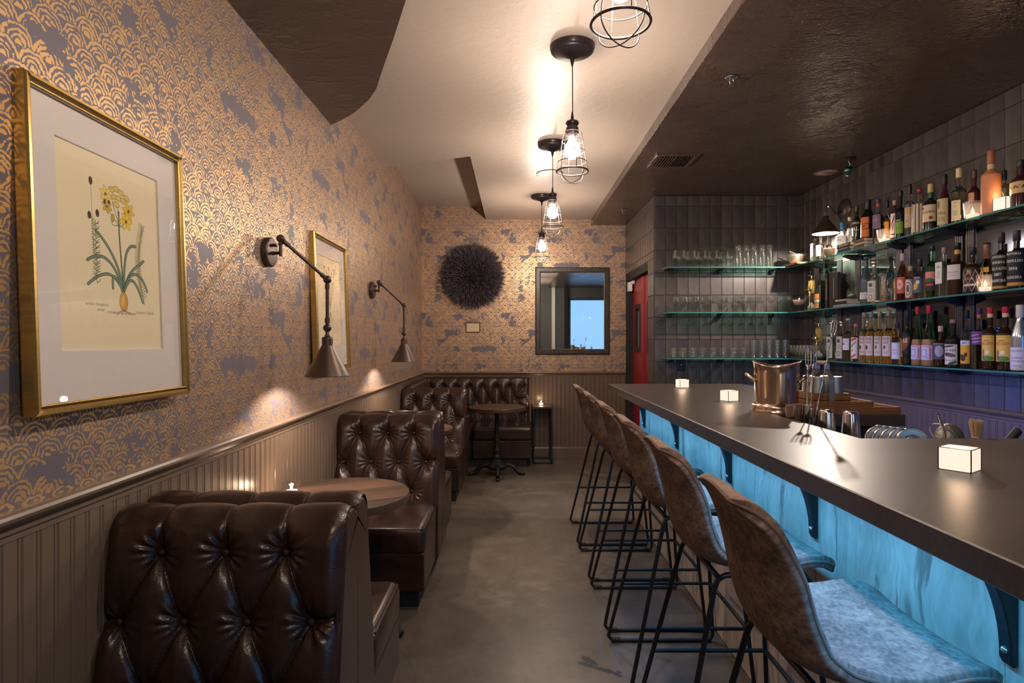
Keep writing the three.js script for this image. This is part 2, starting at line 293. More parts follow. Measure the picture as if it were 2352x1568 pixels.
{   // street front behind the photographer: dark wall, white post, shop window
  const w = structGroup('wall_front'), a = 1.50, b = 2.78, y0 = 0.95, y1 = 2.56;
  mesh('plaster', [bx(-1.22, a, 0, 3.12, ZB, ZB + 0.12), bx(b, XR + 0.12, 0, 3.12, ZB, ZB + 0.12), bx(a, b, 0, y0, ZB, ZB + 0.12), bx(a, b, y1, 3.12, ZB, ZB + 0.12)], M.darkwall, w);
  const win = structGroup('window_1');
  mesh('window_frame', [bx(a, a + 0.05, y0, y1, ZB, ZB + 0.06), bx(b - 0.05, b, y0, y1, ZB, ZB + 0.06), bx(a, b, y0, y0 + 0.05, ZB, ZB + 0.06), bx(a, b, y1 - 0.05, y1, ZB, ZB + 0.06)], M.blackMatte, win);
  mesh('pane', bx(a + 0.05, b - 0.05, y0 + 0.05, y1 - 0.05, ZB + 0.025, ZB + 0.029), M.pane, win);
  struct('trim_5', rb(1.05, 1.14, 0, 2.84, ZB - 0.05, ZB, 0.008), M.white);
  struct('trim_6', rb(1.38, 1.47, 0, 2.84, ZB - 0.09, ZB, 0.006), M.blackMatte);
}
{   // red double doors in the tiled return
  const d = structGroup('door_1'); tag(d, 'red swing doors with narrow dark windows beside the tiled wall', 'door');
  const leaf = (z0, z1, seamNear) => {
    const zc = (z0 + z1) / 2, wz = z0 - z1, s0 = zc - 0.13, s1 = zc + 0.13;
    const l = mesh('door_leaf', ext([[z1 + 0.004, 0.01], [z0 - 0.004, 0.01], [z0 - 0.004, 2.15], [z1 + 0.004, 2.15]], 0.04, 0.003, [[[s0, 1.32], [s0, 1.83], [s1, 1.83], [s1, 1.32]]]).rotateY(-Math.PI / 2).translate(XS + 0.112, 0, 0), M.red, d);
    mesh('window_pane', bx(XS + 0.09, XS + 0.094, 1.32, 1.83, s0, s1), phys(C(0.35, 0.36, 0.38), 0.35, 0, { transmission: 0.4, thickness: 0 }), l);
    mesh('window_gasket', ext([[s0 - 0.02, 1.30], [s1 + 0.02, 1.30], [s1 + 0.02, 1.85], [s0 - 0.02, 1.85]], 0.012, 0.004, [[[s0 + 0.035, 1.355], [s0 + 0.035, 1.795], [s1 - 0.035, 1.795], [s1 - 0.035, 1.355]]]).rotateY(-Math.PI / 2).translate(XS + 0.074, 0, 0), M.blackMatte, l);
    return l;
  };
  leaf(-6.53, -7.15); leaf(-5.9, -6.52);
  mesh('astragal', [rb(XS + 0.05, XS + 0.075, 0.01, 2.15, -6.56, -6.50, 0.006), rb(XS + 0.055, XS + 0.07, 0.01, 2.15, -6.64, -6.60, 0.005)], M.red, d);
  mesh('door_frame', [bx(XS + 0.002, XS + 0.12, 0, 2.22, -7.215, -7.15), bx(XS + 0.002, XS + 0.12, 2.15, 2.22, -7.15, -6.03), bx(XS + 0.13, XS + 0.2, 0, 2.22, -7.2, -5.9)], M.blackMatte, d);
  mesh('hinge_bracket', [rb(XS + 0.004, XS + 0.05, 2.02, 2.13, -7.15, -7.07, 0.004), rb(XS + 0.03, XS + 0.06, 2.10, 2.14, -7.12, -6.98, 0.004)], M.white, d);
}

// ---------------------------------------------------------------- booths
const BACKTOP = 0.965, ROW = 0.173, COL = 0.172, XB = -0.455;
const profile = (() => {                                                // [offset from the centre of the back, height]
  const pts = [[0.222, 0.40], [0.205, 0.50], [0.168, 0.70], [0.136, 0.87], [0.128, 0.915], [0.112, 0.936], [0.092, 0.950], [0.068, 0.955], [0.045, 0.950], [0.025, 0.938], [0.012, 0.918]];
  const c = new THREE.CatmullRomCurve3(pts.map((p) => V(p[0], p[1], 0))); return c;
})();
function tuftSurface(curve, x0, x1, nx, ny, buttons, creases, depth, edge = [0.045, 0.045], fade = [0.70, 0.82]) {
  const P = [], UV = [], I = [], sp = curve.getSpacedPoints(ny), tan = sp.map((_, i) => sp[Math.min(ny, i + 1)].clone().sub(sp[Math.max(0, i - 1)]).normalize());
  const L = curve.getLength();
  for (let j = 0; j <= ny; j++) for (let i = 0; i <= nx; i++) {
    const x = lerp(x0, x1, i / nx), y = sp[j].y, s = j / ny * L;
    let r = 9, th = 0; for (const b of buttons) { const q = Math.hypot(x - b[0], s - b[1]); if (q < r) { r = q; th = Math.atan2(s - b[1], x - b[0]); } }
    let dc = 9; for (const [a, b, c, d] of creases) { const vx = c - a, vy = d - b, t = clamp(((x - a) * vx + (s - b) * vy) / (vx * vx + vy * vy)); dc = Math.min(dc, Math.hypot(x - a - vx * t, s - b - vy * t)); }
    let h = depth * (1 - 0.74 * Math.exp(-dc / 0.032)) - depth * 0.30 * Math.exp(-dc / 0.0045) - depth * 1.05 * Math.exp(-Math.pow(r / 0.036, 1.15));
    h += depth * 0.15 * Math.cos(11 * th + b0(th)) * Math.exp(-Math.pow((r - 0.034) / 0.026, 2));
    const e0 = x - x0, e1 = x1 - x; h -= 0.032 * Math.pow(1 - clamp(e0 / edge[0]), 2.2) + 0.032 * Math.pow(1 - clamp(e1 / edge[1]), 2.2);
    h *= 1 - 0.62 * ss(fade[0], fade[1], s / L) - 0.3 * ss(0.93, 1, j / ny);
    const n = V(tan[j].y, -tan[j].x, 0);
    P.push(x, y + n.y * h, sp[j].x + n.x * h); UV.push(x / 0.45, s / 0.45);
  }
  for (let j = 0; j < ny; j++) for (let i = 0; i < nx; i++) { const a = j * (nx + 1) + i, b = a + 1, c = a + nx + 1, d = c + 1; I.push(a, b, c, b, d, c); }
  const g = new THREE.BufferGeometry(); g.setAttribute('position', new THREE.Float32BufferAttribute(P, 3)); g.setAttribute('uv', new THREE.Float32BufferAttribute(UV, 2)); g.setIndex(I); g.computeVertexNormals(); return g;
}
const b0 = (t) => 1.7 * Math.sin(2 * t) + 0.9 * Math.sin(3 * t + 1);
function arcAt(curve, y, n = 300) { const L = curve.getLength(), sp = curve.getSpacedPoints(n); for (let i = 0; i <= n; i++) if (sp[i].y >= y) return [i / n * L, sp[i].x, sp[i]]; return [L, 0]; }
function tuftPlan(curve, x0, x1, rowsY, colsA, colsB) {                 // rows alternate between colsA and colsB
  const s = rowsY.map((y) => arcAt(curve, y)[0]), L = curve.getLength(), bt = [], cr = [], at = [];
  rowsY.forEach((y, k) => { const cols = k % 2 ? colsB : colsA; for (const x of cols) {
    bt.push([x, s[k]]); at.push([x, y, arcAt(curve, y)[1]]);
    if (k === 0) cr.push([x, s[0], x, L]);
    if (k + 1 < rowsY.length) for (const x2 of (k % 2 ? colsA : colsB)) if (Math.abs(x2 - x) < COL * 0.7) cr.push([x, s[k], x2, s[k + 1]]);
    if (k === rowsY.length - 1) cr.push([x, s[k], x, 0]);
  } if (k % 2) { cr.push([cols[0], s[k], x0, s[k] + 0.004]); cr.push([cols[cols.length - 1], s[k], x1, s[k] + 0.012]); } });
  return { bt, cr, at };
}
function boothSide(t, seatFront = 0.71) {                               // one bench with its tufted back, facing local +z
  const plan = tuftPlan(profile, XL + 0.012, XB, [0.852, 0.679, 0.506], [-0.95, -0.776, -0.613], [-1.043, -0.872, -0.703, -0.533]);
  const bk = mesh('backrest', tuftSurface(profile, XL + 0.012, XB, 150, 130, plan.bt, plan.cr, 0.031), M.leather, t);
  for (const [x, y, o] of plan.at) mesh('button', sph(0.010, 12, 8).scale(1, 1, 0.7).translate(x, y - 0.004, o - 0.012), M.leather, bk);
  const prof = profile.getSpacedPoints(30).map((p) => [p.x - 0.012, p.y - 0.006]);
  const side = mesh('end_panel', ext([[0, 0.10], [0.215, 0.10], ...prof, [0, 0.92]], 0.03, 0.006).rotateY(-Math.PI / 2).translate(XB - 0.002, 0, 0), M.leather, t);
  mesh('piping', tube(profile.getSpacedPoints(24).map((p) => V(XB - 0.008, p.y - 0.004, p.x - 0.004)), 0.0045, 60, 6), M.leather, side);
  const cushion = new RoundedBoxGeometry(0.632, 0.155, seatFront - 0.235, 6, 0.045), p = cushion.attributes.position;
  for (let i = 0; i < p.count; i++) { const x = p.getX(i), y = p.getY(i), z = p.getZ(i); if (y > 0) p.setY(i, y + 0.016 * Math.cos(x / 0.316 * 1.45) * Math.cos(z / 0.237 * 1.45)); if (y < -0.02) { p.setX(i, x * 0.995); } }
  cushion.computeVertexNormals(); boxUVs(cushion, 0.45);
  const seat = mesh('seat_cushion', toCreasedNormals(cushion, 0.9).translate(XL + 0.012 + 0.316, 0.365, (seatFront + 0.235) / 2), M.leather, t);
  const xa = XL + 0.03, xb = XB - 0.011, zf = seatFront - 0.012;
  mesh('piping', tube([[xa, 0.425, zf], [xb - 0.03, 0.428, zf], [xb - 0.008, 0.428, zf - 0.008], [xb, 0.428, zf - 0.03], [xb, 0.428, 0.28]], 0.004, 80, 6, false, 0.15), M.leather, seat);
  mesh('seat_base', rb(XL + 0.016, XB - 0.008, 0.10, 0.30, 0.02, seatFront - 0.008, 0.008), M.leather, t);
  mesh('toe_kick', bx(XL + 0.02, XB - 0.045, 0, 0.10, 0.02, seatFront - 0.055), M.kick, t);
}
function boxUVs(g, s) { const p = g.attributes.position, uv = g.attributes.uv; for (let i = 0; i < p.count; i++) uv.setXY(i, p.getX(i) / s, (p.getZ(i) + p.getY(i)) / s); }
function flipZ(g) {
  g = g.index ? g.toNonIndexed() : g.clone(); for (const k of ['position', 'normal', 'uv']) { const at = g.attributes[k], n = at.itemSize, a = at.array; for (let i = 0; i < a.length; i += 3 * n) for (let q = 0; q < n; q++) { const t = a[i + n + q]; a[i + n + q] = a[i + 2 * n + q]; a[i + 2 * n + q] = t; } if (n === 3) for (let i = 2; i < a.length; i += 3) a[i] = -a[i]; }
  return g;
}
function booth(c, label, sides) {
  const t = thing('booth_bench', label, 'booth', [0, 0, -c], 0, 'tufted leather booths along the wallpapered wall');
  const tmp = new THREE.Group(); boothSide(tmp);
  for (const s of sides) for (const ch of tmp.children) { const m = ch.clone(); if (s < 0) m.traverse((o) => { o.geometry = flipZ(o.geometry); }); t.add(m); }
  return t;
}
const LP = 2.09;
const bth1 = booth(1.73, 'double-sided brown tufted leather booth bench below the botanical print of yellow flowers', [1, -1]);
booth(1.73 + LP, 'double-sided brown tufted leather booth bench between the two round tables along the wall', [1, -1]);
booth(1.73 + 2 * LP, 'single brown tufted leather booth bench standing against the corner banquette', [1]);
{   // corner banquette: along the far wall and back along the side wall
  const t = thing('corner_banquette', 'dark brown leather corner banquette with tufted back below the feather disc', 'banquette', [0, 0, 0]);
  const far = new THREE.CatmullRomCurve3([[0.165, 0.40], [0.15, 0.52], [0.125, 0.70], [0.10, 0.87], [0.095, 0.93], [0.082, 0.965], [0.06, 0.982], [0.035, 0.985], [0.012, 0.975], [0.004, 0.95]].map((p) => V(p[0], p[1], 0)));
  const xs0 = [], xs1 = []; for (let k = 0; k < 8; k++) { const x = 0.135 - k * 0.161; if (x > -1.0) xs0.push(x); if (x - 0.08 > -1.0) xs1.push(x - 0.0805); }
  xs0.reverse(); xs1.reverse();
  const plan = tuftPlan(far, -1.05, 0.205, [0.885, 0.726, 0.567], xs0, xs1);
  const bk = mesh('backrest', tuftSurface(far, -1.05, 0.205, 200, 80, plan.bt, plan.cr, 0.026).translate(0, 0, ZF + 0.005), M.leather, t);
  for (const [x, y, o] of plan.at) mesh('button', sph(0.009, 10, 8).scale(1, 1, 0.7).translate(x, y, ZF + 0.005 + o), M.leather, bk);
  const pr = far.getSpacedPoints(24).map((p) => [p.x - 0.008, p.y - 0.005]);
  mesh('end_panel', ext([[0, 0.10], [0.16, 0.10], ...pr, [0, 0.94]], 0.025, 0.005).rotateY(-Math.PI / 2).translate(0.205, 0, ZF + 0.006), M.leather, t);
  // channelled back along the side wall
  const ch = [], zz0 = -7.16, zz1 = -6.0, n = 15;
  for (let k = 0; k < n; k++) { const z = lerp(zz0, zz1, (k + 0.5) / n), w = (zz1 - zz0) / n; ch.push(new THREE.CapsuleGeometry(0.046, 0.46, 5, 10).scale(1.15, 1, w / 0.092 * 1.04).translate(0, 0, 0).rotateZ(0.14).translate(XL + 0.085, 0.705, z)); }
  const cb = new THREE.Group(); cb.name = 'channelled_back'; t.add(cb);
  for (const g of ch) mesh('channel', g, M.leather, cb);
  mesh('backing', bx(XL + 0.013, XL + 0.06, 0.1, 0.93, zz0, zz1), M.leather, cb);
  const soft = (x0, x1, y0, y1, z0, z1, r) => new RoundedBoxGeometry(x1 - x0, y1 - y0, z1 - z0, 5, r).translate((x0 + x1) / 2, (y0 + y1) / 2, (z0 + z1) / 2);
  mesh('seat_cushion', soft(-0.445, 0.235, 0.30, 0.455, ZF + 0.11, -6.65, 0.038), M.leather, t);
  mesh('seat_cushion', soft(XL + 0.09, -0.45, 0.30, 0.452, -7.2, -6.05, 0.038), M.leather, t);
  mesh('seat_base', [rb(-0.445, 0.215, 0.10, 0.30, ZF + 0.02, -6.67, 0.008), rb(XL + 0.03, -0.455, 0.10, 0.30, -7.2, -6.03, 0.008)], M.leather, t);
  mesh('toe_kick', [bx(-0.49, 0.17, 0, 0.10, ZF + 0.02, -6.72), bx(XL + 0.03, -0.49, 0, 0.10, -7.2, -6.05)], M.kick, t);
}

// ---------------------------------------------------------------- tables
function pedestal(t, h) {
  const prof = [[0.030, 0.18], [0.040, 0.185], [0.042, 0.20], [0.034, 0.215], [0.030, 0.235], [0.036, 0.255], [0.036, 0.28], [0.027, 0.295], [0.025, 0.36], [0.032, 0.365], [0.032, 0.385], [0.024, 0.395], [0.023, 0.52], [0.028, 0.53], [0.021, 0.54], [0.021, h - 0.05], [0.06, h - 0.045], [0.06, h - 0.038], [0, h - 0.038]];
  mesh('column', lathe(prof, 20), M.iron, t);
  mesh('foot_hub', lathe([[0.0, 0.06], [0.08, 0.065], [0.115, 0.09], [0.105, 0.12], [0.075, 0.14], [0.05, 0.165], [0.036, 0.185], [0, 0.19]], 18), M.iron, t);
  for (let k = 0; k < 4; k++) {
    const g = new THREE.TubeGeometry(new THREE.CatmullRomCurve3([V(0.04, 0.105, 0), V(0.11, 0.115, 0), V(0.17, 0.095, 0), V(0.215, 0.05, 0), V(0.25, 0.026, 0), V(0.28, 0.028, 0)]), 24, 0.024, 8);
    const p = g.attributes.position; for (let i = 0; i < p.count; i++) { const x = p.getX(i), f = lerp(1.3, 0.7, clamp((x - 0.05) / 0.24)); p.setZ(i, p.getZ(i) * f); }
    g.computeVertexNormals();
    mesh('foot', [g, sph(0.022, 12, 8).scale(1.1, 0.8, 1).translate(0.277, 0.018, 0)], M.iron, t).rotation.y = k * Math.PI / 2 + 0.06;
  }
}
function roundTable(x, d, label, h = 0.73, turn = 0) {
  const t = thing('round_table', label, 'table', [x, 0, -d], turn, 'round wooden pedestal tables');
  const top = lathe([[0, h - 0.038], [0.300, h - 0.038], [0.305, h - 0.034], [0.305, h - 0.004], [0.301, h], [0, h]], 72), q = boxUV(toCreasedNormals(top, 0.6), 0.62, 0.62);
  const uv = q.attributes.uv; for (let i = 0; i < uv.count; i++) uv.setXY(i, uv.getX(i) + x, uv.getY(i) * 0.8 + d * 0.37);
  mesh('table_top', q, M.tableWood, t); pedestal(t, h); return t;
}
roundTable(-0.778, 2.70, 'round wooden pedestal table with a lit glass votive, set between two booth benches', 0.73, 0.5);
roundTable(-0.778, 4.74, 'round wooden pedestal table mostly hidden between the middle booth and the last booth', 0.73, 0.8);
roundTable(-0.16, 6.27, 'round wooden table on an ornate black iron base before the corner banquette', 0.73, 0);
{
  const t = thing('side_table', 'small side table with wooden top and thin black metal frame beside the banquette', 'side table', [0.356, 0, -7.01]);
  mesh('table_top', boxUV(rb(-0.116, 0.116, 0.638, 0.663, -0.165, 0.165, 0.003), 0.5), M.tableWood, t);
  for (const sx of [-1, 1]) for (const sz of [-1, 1]) mesh('leg', bx(sx * 0.103 - 0.009, sx * 0.103 + 0.009, 0.0, 0.638, sz * 0.15 - 0.009, sz * 0.15 + 0.009), M.black, t);
  mesh('base_frame', [bx(-0.112, 0.112, 0, 0.018, 0.141, 0.159), bx(-0.112, 0.112, 0, 0.018, -0.159, -0.141), bx(0.094, 0.112, 0, 0.018, -0.141, 0.141), bx(-0.112, -0.094, 0, 0.018, -0.141, 0.141)], M.black, t);
}
function votive(x, y, z, label) {
  const t = thing('votive_candle', label, 'candle', [x, y, z]);
  mesh('holder', lathe([[0, 0.001], [0.026, 0.001], [0.030, 0.012], [0.032, 0.045], [0.038, 0.058], [0.040, 0.062]], 28), M.glass, t);
  mesh('wax', lathe([[0, 0.004], [0.024, 0.004], [0.026, 0.026], [0, 0.027]], 20), M.candleGlass, t);
  mesh('flame', lathe([[0, 0.028], [0.005, 0.034], [0.006, 0.041], [0.003, 0.052], [0, 0.060]], 12), M.flame, t);
  point(WARM, CANDLE * 1.6, [0, 0.05, 0], t, 0.5); return t;
}
votive(-0.985, 0.73, -2.64, 'lit votive candle in clear flared glass on round booth table');
votive(0.345, 0.663, -7.02, 'lit votive candle in clear glass on the small side table');

// ---------------------------------------------------------------- swing-arm wall lamps
function sconce(d, label) {
  const t = thing('swing_arm_lamp', label, 'wall lamp', [XL, 0, -d], 0, 'bronze swing-arm lamps on the wallpaper');
  mesh('wall_plate', lathe([[0, 0], [0.064, 0], [0.066, 0.004], [0.066, 0.022], [0.060, 0.027], [0, 0.028]], 40).rotateZ(-Math.PI / 2).translate(0, 1.82, 0), M.bronze, t);
  mesh('switch_knob', rb(0.026, 0.048, 1.845, 1.857, -0.012, 0.012, 0.004), M.bronze, t);
  const post = [0.068, 1.879, 0.012], el = [0.241, 1.7075, -0.10];
  mesh('post', [rod([0.026, 1.815, 0.0], [0.068, 1.815, 0.012], 0.007), sph(0.010).translate(0.026, 1.815, 0), rod([0.068, 1.80, 0.012], [0.068, 1.865, 0.012], 0.008), torus(0.009, 0.003, 16).translate(0.068, 1.855, 0.012)], M.bronze, t);
  const kn = (p, r = 0.018) => [sph(r, 18, 14).translate(...p), new THREE.CylinderGeometry(r * 0.62, r * 0.62, r * 2.25, 18).rotateX(Math.PI / 2).translate(...p)];
  mesh('knuckle', kn(post), M.bronze, t);
  const mix = (a, b, k) => a.map((v, i) => lerp(v, b[i], k));
  mesh('arm', [rod(post, el, 0.0075, 10), rod(mix(post, el, 0.06), mix(post, el, 0.16), 0.0105, 10), rod(mix(post, el, 0.86), mix(post, el, 0.95), 0.0105, 10)], M.bronze, t);
  mesh('knuckle', kn(el, 0.019), M.bronze, t);
  mesh('stem', [rod(el, [el[0], 1.483, el[2]], 0.0078, 10), rod([el[0], 1.665, el[2]], [el[0], 1.685, el[2]], 0.011, 10), rod([el[0], 1.505, el[2]], [el[0], 1.53, el[2]], 0.0115, 10)], M.bronze, t);
  mesh('knuckle', kn([el[0], 1.483, el[2]], 0.019), M.bronze, t);
  mesh('neck', lathe([[0.008, 1.47], [0.009, 1.452], [0.013, 1.447], [0.010, 1.442]], 16).translate(el[0], 0, el[2]), M.bronze, t);
  mesh('shade', lathe([[0.006, 1.444], [0.022, 1.441], [0.025, 1.432], [0.024, 1.402], [0.0265, 1.400], [0.100, 1.262], [0.102, 1.259], [0.099, 1.261], [0.026, 1.396], [0.020, 1.396], [0.018, 1.43], [0.004, 1.432]], 48).translate(el[0], 0, el[2]), M.bronze, t);
  const b = mesh('bulb', sph(0.026, 20, 14).scale(1, 1.2, 1).translate(el[0], 1.315, el[2]), M.bulb, t); b.castShadow = false;
  point(LAMP, SCON, [el[0], 1.315, el[2]], t, 1.0); return t;
}
sconce(2.65, 'dark bronze swing-arm wall lamp between the two gold-framed prints');
sconce(4.60, 'dark bronze swing-arm wall lamp between a gold-framed print and the far corner');

// ---------------------------------------------------------------- pendants
function pendant(d, label, x = 0.305) {
  const t = thing('cage_pendant', label, 'pendant lamp', [x, HC, -d], 0, 'cage pendants hanging from the pale ceiling');
  mesh('canopy', lathe([[0.112, 0], [0.113, -0.010], [0.108, -0.018], [0.108, -0.024], [0.100, -0.030], [0.088, -0.034], [0.045, -0.046], [0.020, -0.058], [0.012, -0.062], [0.010, -0.07], [0.0, -0.07]], 44), M.fixture, t);
  mesh('cord', [rod([0, -0.06, 0], [0.002, -0.36, 0], 0.0028, 6), lathe([[0.011, -0.068], [0.004, -0.10]], 10), lathe([[0.004, -0.33], [0.009, -0.37]], 10)], M.blackMatte, t);
  mesh('socket', lathe([[0.008, -0.365], [0.012, -0.370], [0.030, -0.378], [0.034, -0.388], [0.028, -0.397], [0.022, -0.402], [0.031, -0.410], [0.033, -0.436], [0.027, -0.440], [0.026, -0.462], [0, -0.462]], 24), M.fixture, t);
  const b = mesh('bulb', lathe([[0, -0.569], [0.018, -0.565], [0.034, -0.549], [0.040, -0.527], [0.037, -0.504], [0.026, -0.484], [0.018, -0.472], [0.016, -0.456]], 24), M.bulb, t); b.castShadow = false;
  const ring = (y, r, w) => mesh('cage_ring', torus(r, w, 40, 6).translate(0, y, 0), M.cage, t);
  ring(-0.430, 0.037, 0.002); ring(-0.478, 0.053, 0.002); ring(-0.530, 0.0625, 0.002); ring(-0.583, 0.071, 0.002); ring(-0.630, 0.0795, 0.0042);
  for (let k = 0; k < 6; k++) { const a = k * Math.PI / 3 + 0.35, f = (r, y) => V(r * Math.cos(a), y, r * Math.sin(a)); mesh('cage_wire', tube([f(0.034, -0.43), f(0.045, -0.434), f(0.0505, -0.455), f(0.053, -0.478), f(0.071, -0.583), f(0.0795, -0.630)], 0.0019, 30, 6, false, 0.2), M.cage, t); }
  for (let k = 0; k < 2; k++) { const a = k * Math.PI / 2 + 0.35 + Math.PI / 6, pts = []; for (let i = 0; i <= 12; i++) { const q = i / 12 * Math.PI; pts.push(V(0.0795 * Math.cos(q) * Math.cos(a), -0.630 - 0.056 * Math.sin(q) - k * 0.003, 0.0795 * Math.cos(q) * Math.sin(a))); } mesh('cage_wire', tube(pts, 0.0021, 40, 6), M.cage, t); }
  point(LAMP, PEND, [0, -0.527, 0], t, 1.6); return t;
}
pendant(-0.05, 'black wire-cage pendant lamp over the street end of the aisle');
pendant(1.60, 'black wire-cage pendant lamp hanging closest to the curved brown soffit', 0.294);
pendant(2.99, 'black wire-cage pendant lamp second along the row from the curved soffit');
pendant(4.45, 'black wire-cage pendant lamp hanging over the aisle beside the ceiling step');
pendant(6.05, 'black wire-cage pendant lamp hanging before the wall mirror');
{ const c = mesh('ceiling_disc', lathe([[0, HC], [0.118, HC], [0.118, HC - 0.006], [0.108, HC - 0.010], [0, HC - 0.010]], 40).translate(0.335, 0, -5.24), M.ceiling); tag(c, 'flat pale round cover plate on the ceiling between two pendants', 'cover plate'); }

// ---------------------------------------------------------------- pictures, mirror, feather disc
function botanical(g, w, h, busy) {                                     // a generic hand-coloured bulb plant with captions
  g.fillStyle = '#e6d7b4'; g.fillRect(0, 0, w, h);
  const ink = '#3b3f36'; g.lineCap = 'round';
  const curve = (p, lw, c) => { g.strokeStyle = c; g.lineWidth = lw; g.beginPath(); g.moveTo(p[0] * w, p[1] * h); g.bezierCurveTo(p[2] * w, p[3] * h, p[4] * w, p[5] * h, p[6] * w, p[7] * h); g.stroke(); };
  const leaf = (p, lw) => { curve(p, lw + 3, '#26332c'); curve(p, lw, '#56705f'); curve([p[0], p[1], p[2] + 0.004, p[3], p[4] + 0.004, p[5], p[6], p[7]], lw * 0.3, '#93a58a'); };
  const bud = (x, y, r, c = '#cdbb6a', a = 0) => { g.fillStyle = c; g.strokeStyle = '#4a4024'; g.lineWidth = 1.5; g.beginPath(); g.ellipse(x * w, y * h, r * 0.62, r, a, 0, 7); g.fill(); g.stroke(); };
  if (busy) {                                                           // the second sheet: a spiky flowering spray with long roots
    for (let s = 0; s < 5; s++) { const x0 = 0.34 + s * 0.08; curve([0.5, 0.62, 0.5, 0.5, x0, 0.4, x0 - 0.04 + 0.02 * s, 0.14 + 0.05 * (s % 2)], 5, '#4c5240'); for (let k = 0; k < 22; k++) { const t = k / 22, y = 0.15 + 0.42 * t, x = lerp(x0 - 0.04 + 0.02 * s, 0.48, t * t), q = k % 2 ? 1 : -1; curve([x, y, x + q * 0.02, y - 0.01, x + q * 0.035, y - 0.02, x + q * 0.045, y - 0.035], 4, k % 4 ? '#55603f' : '#4a3a30'); } bud(x0 - 0.04 + 0.02 * s, 0.13 + 0.05 * (s % 2), 17, '#5a4632'); }
    for (let k = 0; k < 12; k++) curve([0.5, 0.6, 0.49 + (k - 6) * 0.01, 0.68, 0.5 + (k - 6) * 0.02, 0.72, 0.5 + (k - 6) * 0.028, 0.76 + 0.02 * (k % 3)], 2.5, '#5e4c34');
    return;
  }
  const bx0 = 0.58, by0 = 0.70;
  for (const p of [[0.58, 0.68, 0.55, 0.52, 0.40, 0.42, 0.34, 0.40], [0.58, 0.68, 0.52, 0.56, 0.42, 0.47, 0.26, 0.55], [0.575, 0.68, 0.50, 0.58, 0.40, 0.58, 0.26, 0.665], [0.58, 0.68, 0.60, 0.55, 0.60, 0.42, 0.72, 0.43], [0.585, 0.68, 0.64, 0.55, 0.74, 0.54, 0.80, 0.50], [0.585, 0.68, 0.64, 0.56, 0.76, 0.54, 0.83, 0.665], [0.585, 0.68, 0.66, 0.58, 0.70, 0.60, 0.78, 0.73], [0.57, 0.68, 0.52, 0.60, 0.47, 0.58, 0.48, 0.67]]) leaf(p, 10);
  curve([0.58, 0.68, 0.57, 0.5, 0.55, 0.4, 0.56, 0.27], 8, '#46553f');
  for (const [x, y] of [[0.50, 0.21], [0.47, 0.27], [0.62, 0.25], [0.66, 0.30], [0.60, 0.33], [0.49, 0.33], [0.55, 0.24]]) curve([0.56, 0.36, 0.56, 0.32, x, y + 0.04, x, y], 3, '#5c6a4c');
  const star = (x, y, r, c) => { for (let k = 0; k < 6; k++) { const a = k * Math.PI / 3 + x * 9; g.save(); g.translate(x * w, y * h); g.rotate(a); g.fillStyle = c; g.strokeStyle = '#5a4a1e'; g.lineWidth = 1; g.beginPath(); g.ellipse(0, -r * 0.6, r * 0.3, r * 0.6, 0, 0, 7); g.fill(); g.stroke(); g.restore(); } g.fillStyle = '#7a5a1a'; g.beginPath(); g.arc(x * w, y * h, r * 0.22, 0, 7); g.fill(); };
  for (const [x, y] of [[0.50, 0.165], [0.545, 0.155], [0.59, 0.165], [0.52, 0.20], [0.565, 0.20], [0.61, 0.205], [0.54, 0.235], [0.645, 0.185]]) bud(x, y, 19, '#d6bd62', x * 3);
  bud(0.50, 0.31, 18, '#b5a049', 0.3);
  star(0.44, 0.20, 31, '#e7cf6a'); star(0.66, 0.25, 34, '#e2b93c'); star(0.63, 0.31, 34, '#e8c340'); star(0.45, 0.26, 26, '#c9a94a');
  bud(0.43, 0.24, 10, '#4a332a'); bud(0.47, 0.235, 9, '#4a332a');
  bud(bx0, by0 + 0.035, 42, '#c9973f'); g.fillStyle = '#dcb25c'; g.beginPath(); g.ellipse(bx0 * w - 5, (by0 + 0.03) * h, 10, 26, 0, 0, 7); g.fill();
  for (let k = 0; k < 9; k++) curve([bx0, by0 + 0.075, bx0 + (k - 4) * 0.01, by0 + 0.09, bx0 + (k - 4) * 0.02, by0 + 0.09, bx0 + (k - 4) * 0.028, by0 + 0.10 + (k % 2) * 0.01], 1.2, '#6b5a3a');
  for (const [x0, x1, top] of [[0.32, 0.31, 0.18], [0.34, 0.30, 0.34]]) curve([0.34, 0.66, 0.30, 0.5, x0, 0.3, x1, top], 2, '#6f7c5e');
  bud(0.31, 0.16, 16, '#5a2a2e'); bud(0.29, 0.33, 15, '#44302c'); bud(0.36, 0.31, 15, '#44302c');
  for (let k = 0; k < 46; k++) { const t = k / 46; const x = 0.345 + 0.02 * Math.sin(k * 1.7), y = 0.36 + t * 0.30; curve([0.335, y, x, y - 0.01, x, y - 0.01, 0.335 + ((k % 2) ? 0.035 : -0.03), y - 0.02], 3, '#5f6c4c'); }
  for (let k = 0; k < 60; k++) { const t = k / 60, cx = 0.80 - 0.06 * Math.sin(t * 3), y = 0.32 + t * 0.40; curve([cx, y, cx, y, cx, y - 0.01, cx + ((k % 2) ? 0.03 : -0.03), y - 0.025], 3.2, k % 5 ? '#767c56' : '#8a5038'); }
  curve([0.80, 0.30, 0.72, 0.5, 0.76, 0.65, 0.80, 0.74], 3, '#66704c');
  g.fillStyle = ink; g.font = 'italic 15px serif'; g.textAlign = 'center';
  g.fillText('Sedum Telephium', 0.33 * w, 0.765 * h); g.fillText('minus', 0.36 * w, 0.79 * h); g.fillText('Ornithogalum Arabicum', 0.56 * w, 0.80 * h); g.fillText('Scoparia Vulgaris', 0.80 * w, 0.79 * h);
}
